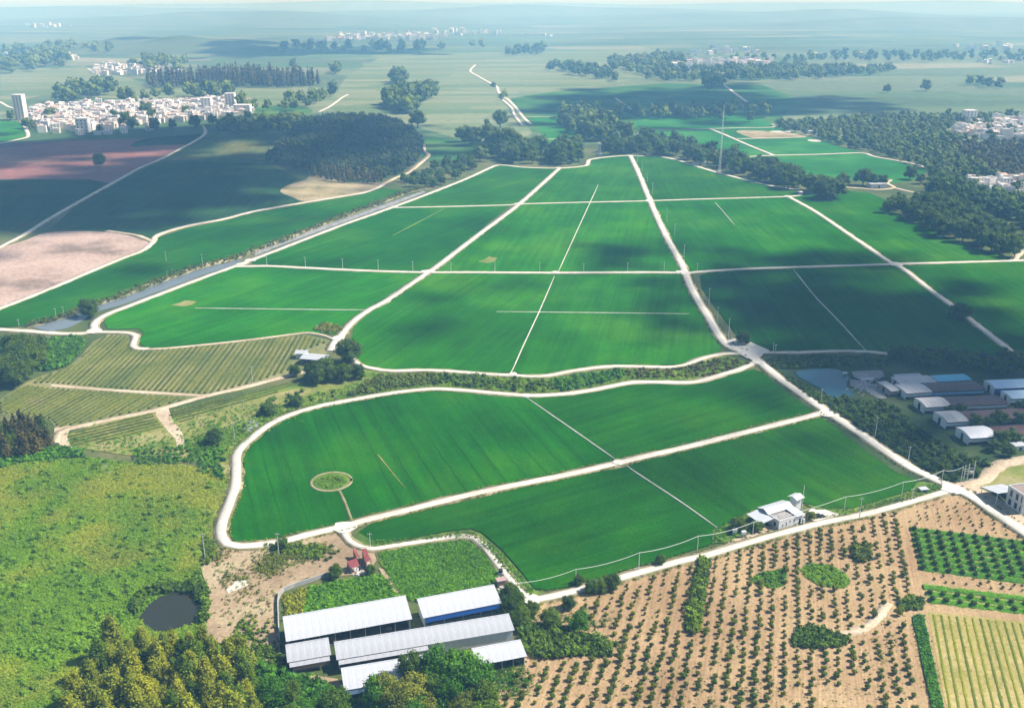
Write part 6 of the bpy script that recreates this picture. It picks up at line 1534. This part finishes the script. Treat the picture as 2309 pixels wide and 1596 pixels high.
for g_ in range(4):
    Vs, Fs, MI, k = [], [], [], 0
    for x, y, s in extra[g_::4]:
        i = random.randrange(8); V, F, mi = HT[i]; V = np.array(V); a = random.choice((0, 1.57)) + random.gauss(.1, .25); s *= random.uniform(.7, 1.2)
        Vs.append(np.stack([(V[:, 0] * math.cos(a) - V[:, 1] * math.sin(a)) * s + x, (V[:, 0] * math.sin(a) + V[:, 1] * math.cos(a)) * s + y, V[:, 2] * s * random.uniform(.6, 1.0)], 1))
        Fs += [[e + k for e in f] for f in F]; MI += mi; k += len(V)
    fm = mesh_np("distant_houses", np.concatenate(Vs), Fs, None, MI)
    for m in (V_wall[(3, 0, 2, 3)[g_]], V_roof[(2, 1, 3, 0)[g_]], M_glass): fm.materials.append(m)
    link("distant_houses", fm, kind="stuff", label="far villages and towns fading into the haze")
def block(u, v, w, d, h, floors, label):
    t = empty("apartment_block", G(u, v), .05, label, "building")
    house_part(t, "wall", V_wall[2] if floors > 9 else V_wall[3], (-w / 2, w / 2, -d / 2, d / 2, 0, h)); house_part(t, "roof", V_roof[2], (-w / 2 - .3, w / 2 + .3, -d / 2 - .3, d / 2 + .3, h + .01, h + .8))
    fh = h / floors; wm = MB().box(-.7, .7, -.08, 0, 0, fh * .5).mesh("window"); n = max(2, int(w / 4.5))
    for f in range(floors):
        for i in range(n):
            o = link("window", wm, M_glass, t); o.location = (-w / 2 + w * (i + .5) / n, -d / 2 - .01, f * fh + fh * .3)
block(50, 270, 14, 14, 36, 12, "tall pinkish apartment tower at the left end of the village")
block(468, 250, 16, 14, 20, 6, "white block with a tall side among the village roofs")
block(522, 250, 15, 14, 27, 8, "tallest white block rising from the right end of the village")
block(548, 256, 26, 16, 13, 4, "broad white block beside the tallest village block")
block(190, 298, 16, 12, 18, 4, "pale block at the shaded village front")
block(2183, 278, 16, 14, 18, 5, "stepped white block at the top of the right village")
for (u, v, h_) in ((60, 290, 16), (70, 292, 14), (115, 270, 20), (190, 292, 14), (285, 284, 22), (300, 290, 18), (345, 274, 20), (350, 296, 20), (390, 292, 16), (440, 290, 20), (330, 262, 24), (480, 282, 16), (420, 262, 18), (260, 274, 18), (520, 276, 16), (560, 276, 18), (25, 272, 16), (225, 300, 12)):
    tree("broad_mid", G(u, v), h_, L_far, "dark tree standing among the village houses", "trees in the village", wide=random.uniform(.8, 1.1))
# ------------------------------------------------------------------ clouds that throw the broad shadows (well above the frame)
M_cloud, _n, _l, _p = new_mat("cloud")
_p.inputs["Base Color"].default_value = (0.9, 0.9, 0.9, 1); _p.inputs["Roughness"].default_value = 1.0
_tr = _n.new("ShaderNodeBsdfTransparent"); _mx = _n.new("ShaderNodeMixShader"); _mx.inputs[0].default_value = 0.30
_l.new(_p.outputs[0], _mx.inputs[1]); _l.new(_tr.outputs[0], _mx.inputs[2]); _l.new(_mx.outputs[0], _n["Material Output"].inputs[0])
def cloud(blobs, H=1700.0, seed=0):
    r = np.random.default_rng(seed); Vs, Fs, k = [], [], 0
    cv, cf = ICO0
    for (u, v, ru, rv, dens) in blobs:
        c = G(u, v); a = (G(u + ru, v) - c).length; b = (G(u, v - rv) - G(u, v + rv)).length / 2
        n = int(dens)
        for _ in range(n):
            t = r.normal(0, 0.5, 2); q = float(np.hypot(*t))
            if q > 1.15: continue
            rad = min(a, b) * r.uniform(0.12, 0.30) * (1.1 - 0.55 * q)
            z = H + r.uniform(-40, 60)
            p = Vector((c.x + t[0] * a, c.y + t[1] * b, 0)) + SUN * (z / SUN.z)
            Vs.append(cv * np.array([rad * 1.3, rad * 1.1, rad * 0.8]) * r.uniform(.85, 1.15, (len(cv), 1)) + np.array(p)); Fs.append(cf + k); k += len(cv)
    link("cloud", mesh_np("cloud", np.concatenate(Vs), np.concatenate(Fs)), M_cloud, kind="structure", label="white cumulus cloud drifting above the fields")
CLOUDS = [
 [(1960, 690, 330, 130, 90), (1760, 690, 200, 110, 70), (2180, 720, 220, 110, 60), (2130, 860, 270, 90, 66), (1900, 830, 190, 70, 56), (2060, 970, 170, 55, 32), (1850, 590, 240, 40, 36), (1720, 900, 110, 60, 30)],
 [(1480, 700, 110, 100, 34), (1400, 580, 140, 40, 26), (1500, 640, 70, 60, 20)],
 [(950, 740, 110, 50, 20), (1020, 670, 140, 40, 14), (1180, 640, 100, 20, 10)],
 [(260, 430, 360, 100, 120), (480, 420, 200, 80, 60), (120, 330, 300, 40, 40), (780, 325, 200, 75, 90), (450, 300, 280, 30, 50), (1040, 340, 120, 28, 24)],
 [(1450, 240, 340, 40, 60), (1650, 220, 260, 35, 40), (1900, 240, 200, 30, 20)],
 [(1500, 560, 200, 30, 12), (330, 610, 120, 30, 10), (620, 500, 120, 25, 10)],
 [(1750, 1010, 220, 50, 26), (1480, 1060, 160, 60, 10), (1250, 1180, 200, 70, 12)],
 [(620, 118, 420, 14, 36), (450, 100, 300, 10, 16)],
]
for i, b in enumerate(CLOUDS): cloud(b, 1700.0 + 40 * i, 20 + i)

# ------------------------------------------------------------------ haze
hz = MB().box(-66000, 66000, -2500, 105000, -1.2, 196.0).mesh("haze")
M_haze = bpy.data.materials.new("haze"); M_haze.use_nodes = True
_nt = M_haze.node_tree; _nt.nodes.clear()
_o = _nt.nodes.new("ShaderNodeOutputMaterial"); _v = _nt.nodes.new("ShaderNodeVolumePrincipled")
_v.inputs["Color"].default_value = (0.26, 0.57, 1.0, 1)
_v.inputs["Density"].default_value = 0.00026
_v.inputs["Anisotropy"].default_value = 0.0
_v.inputs["Absorption Color"].default_value = (1, 1, 1, 1)
_nt.links.new(_v.outputs[0], _o.inputs["Volume"])
link("haze", hz, M_haze, kind="stuff")
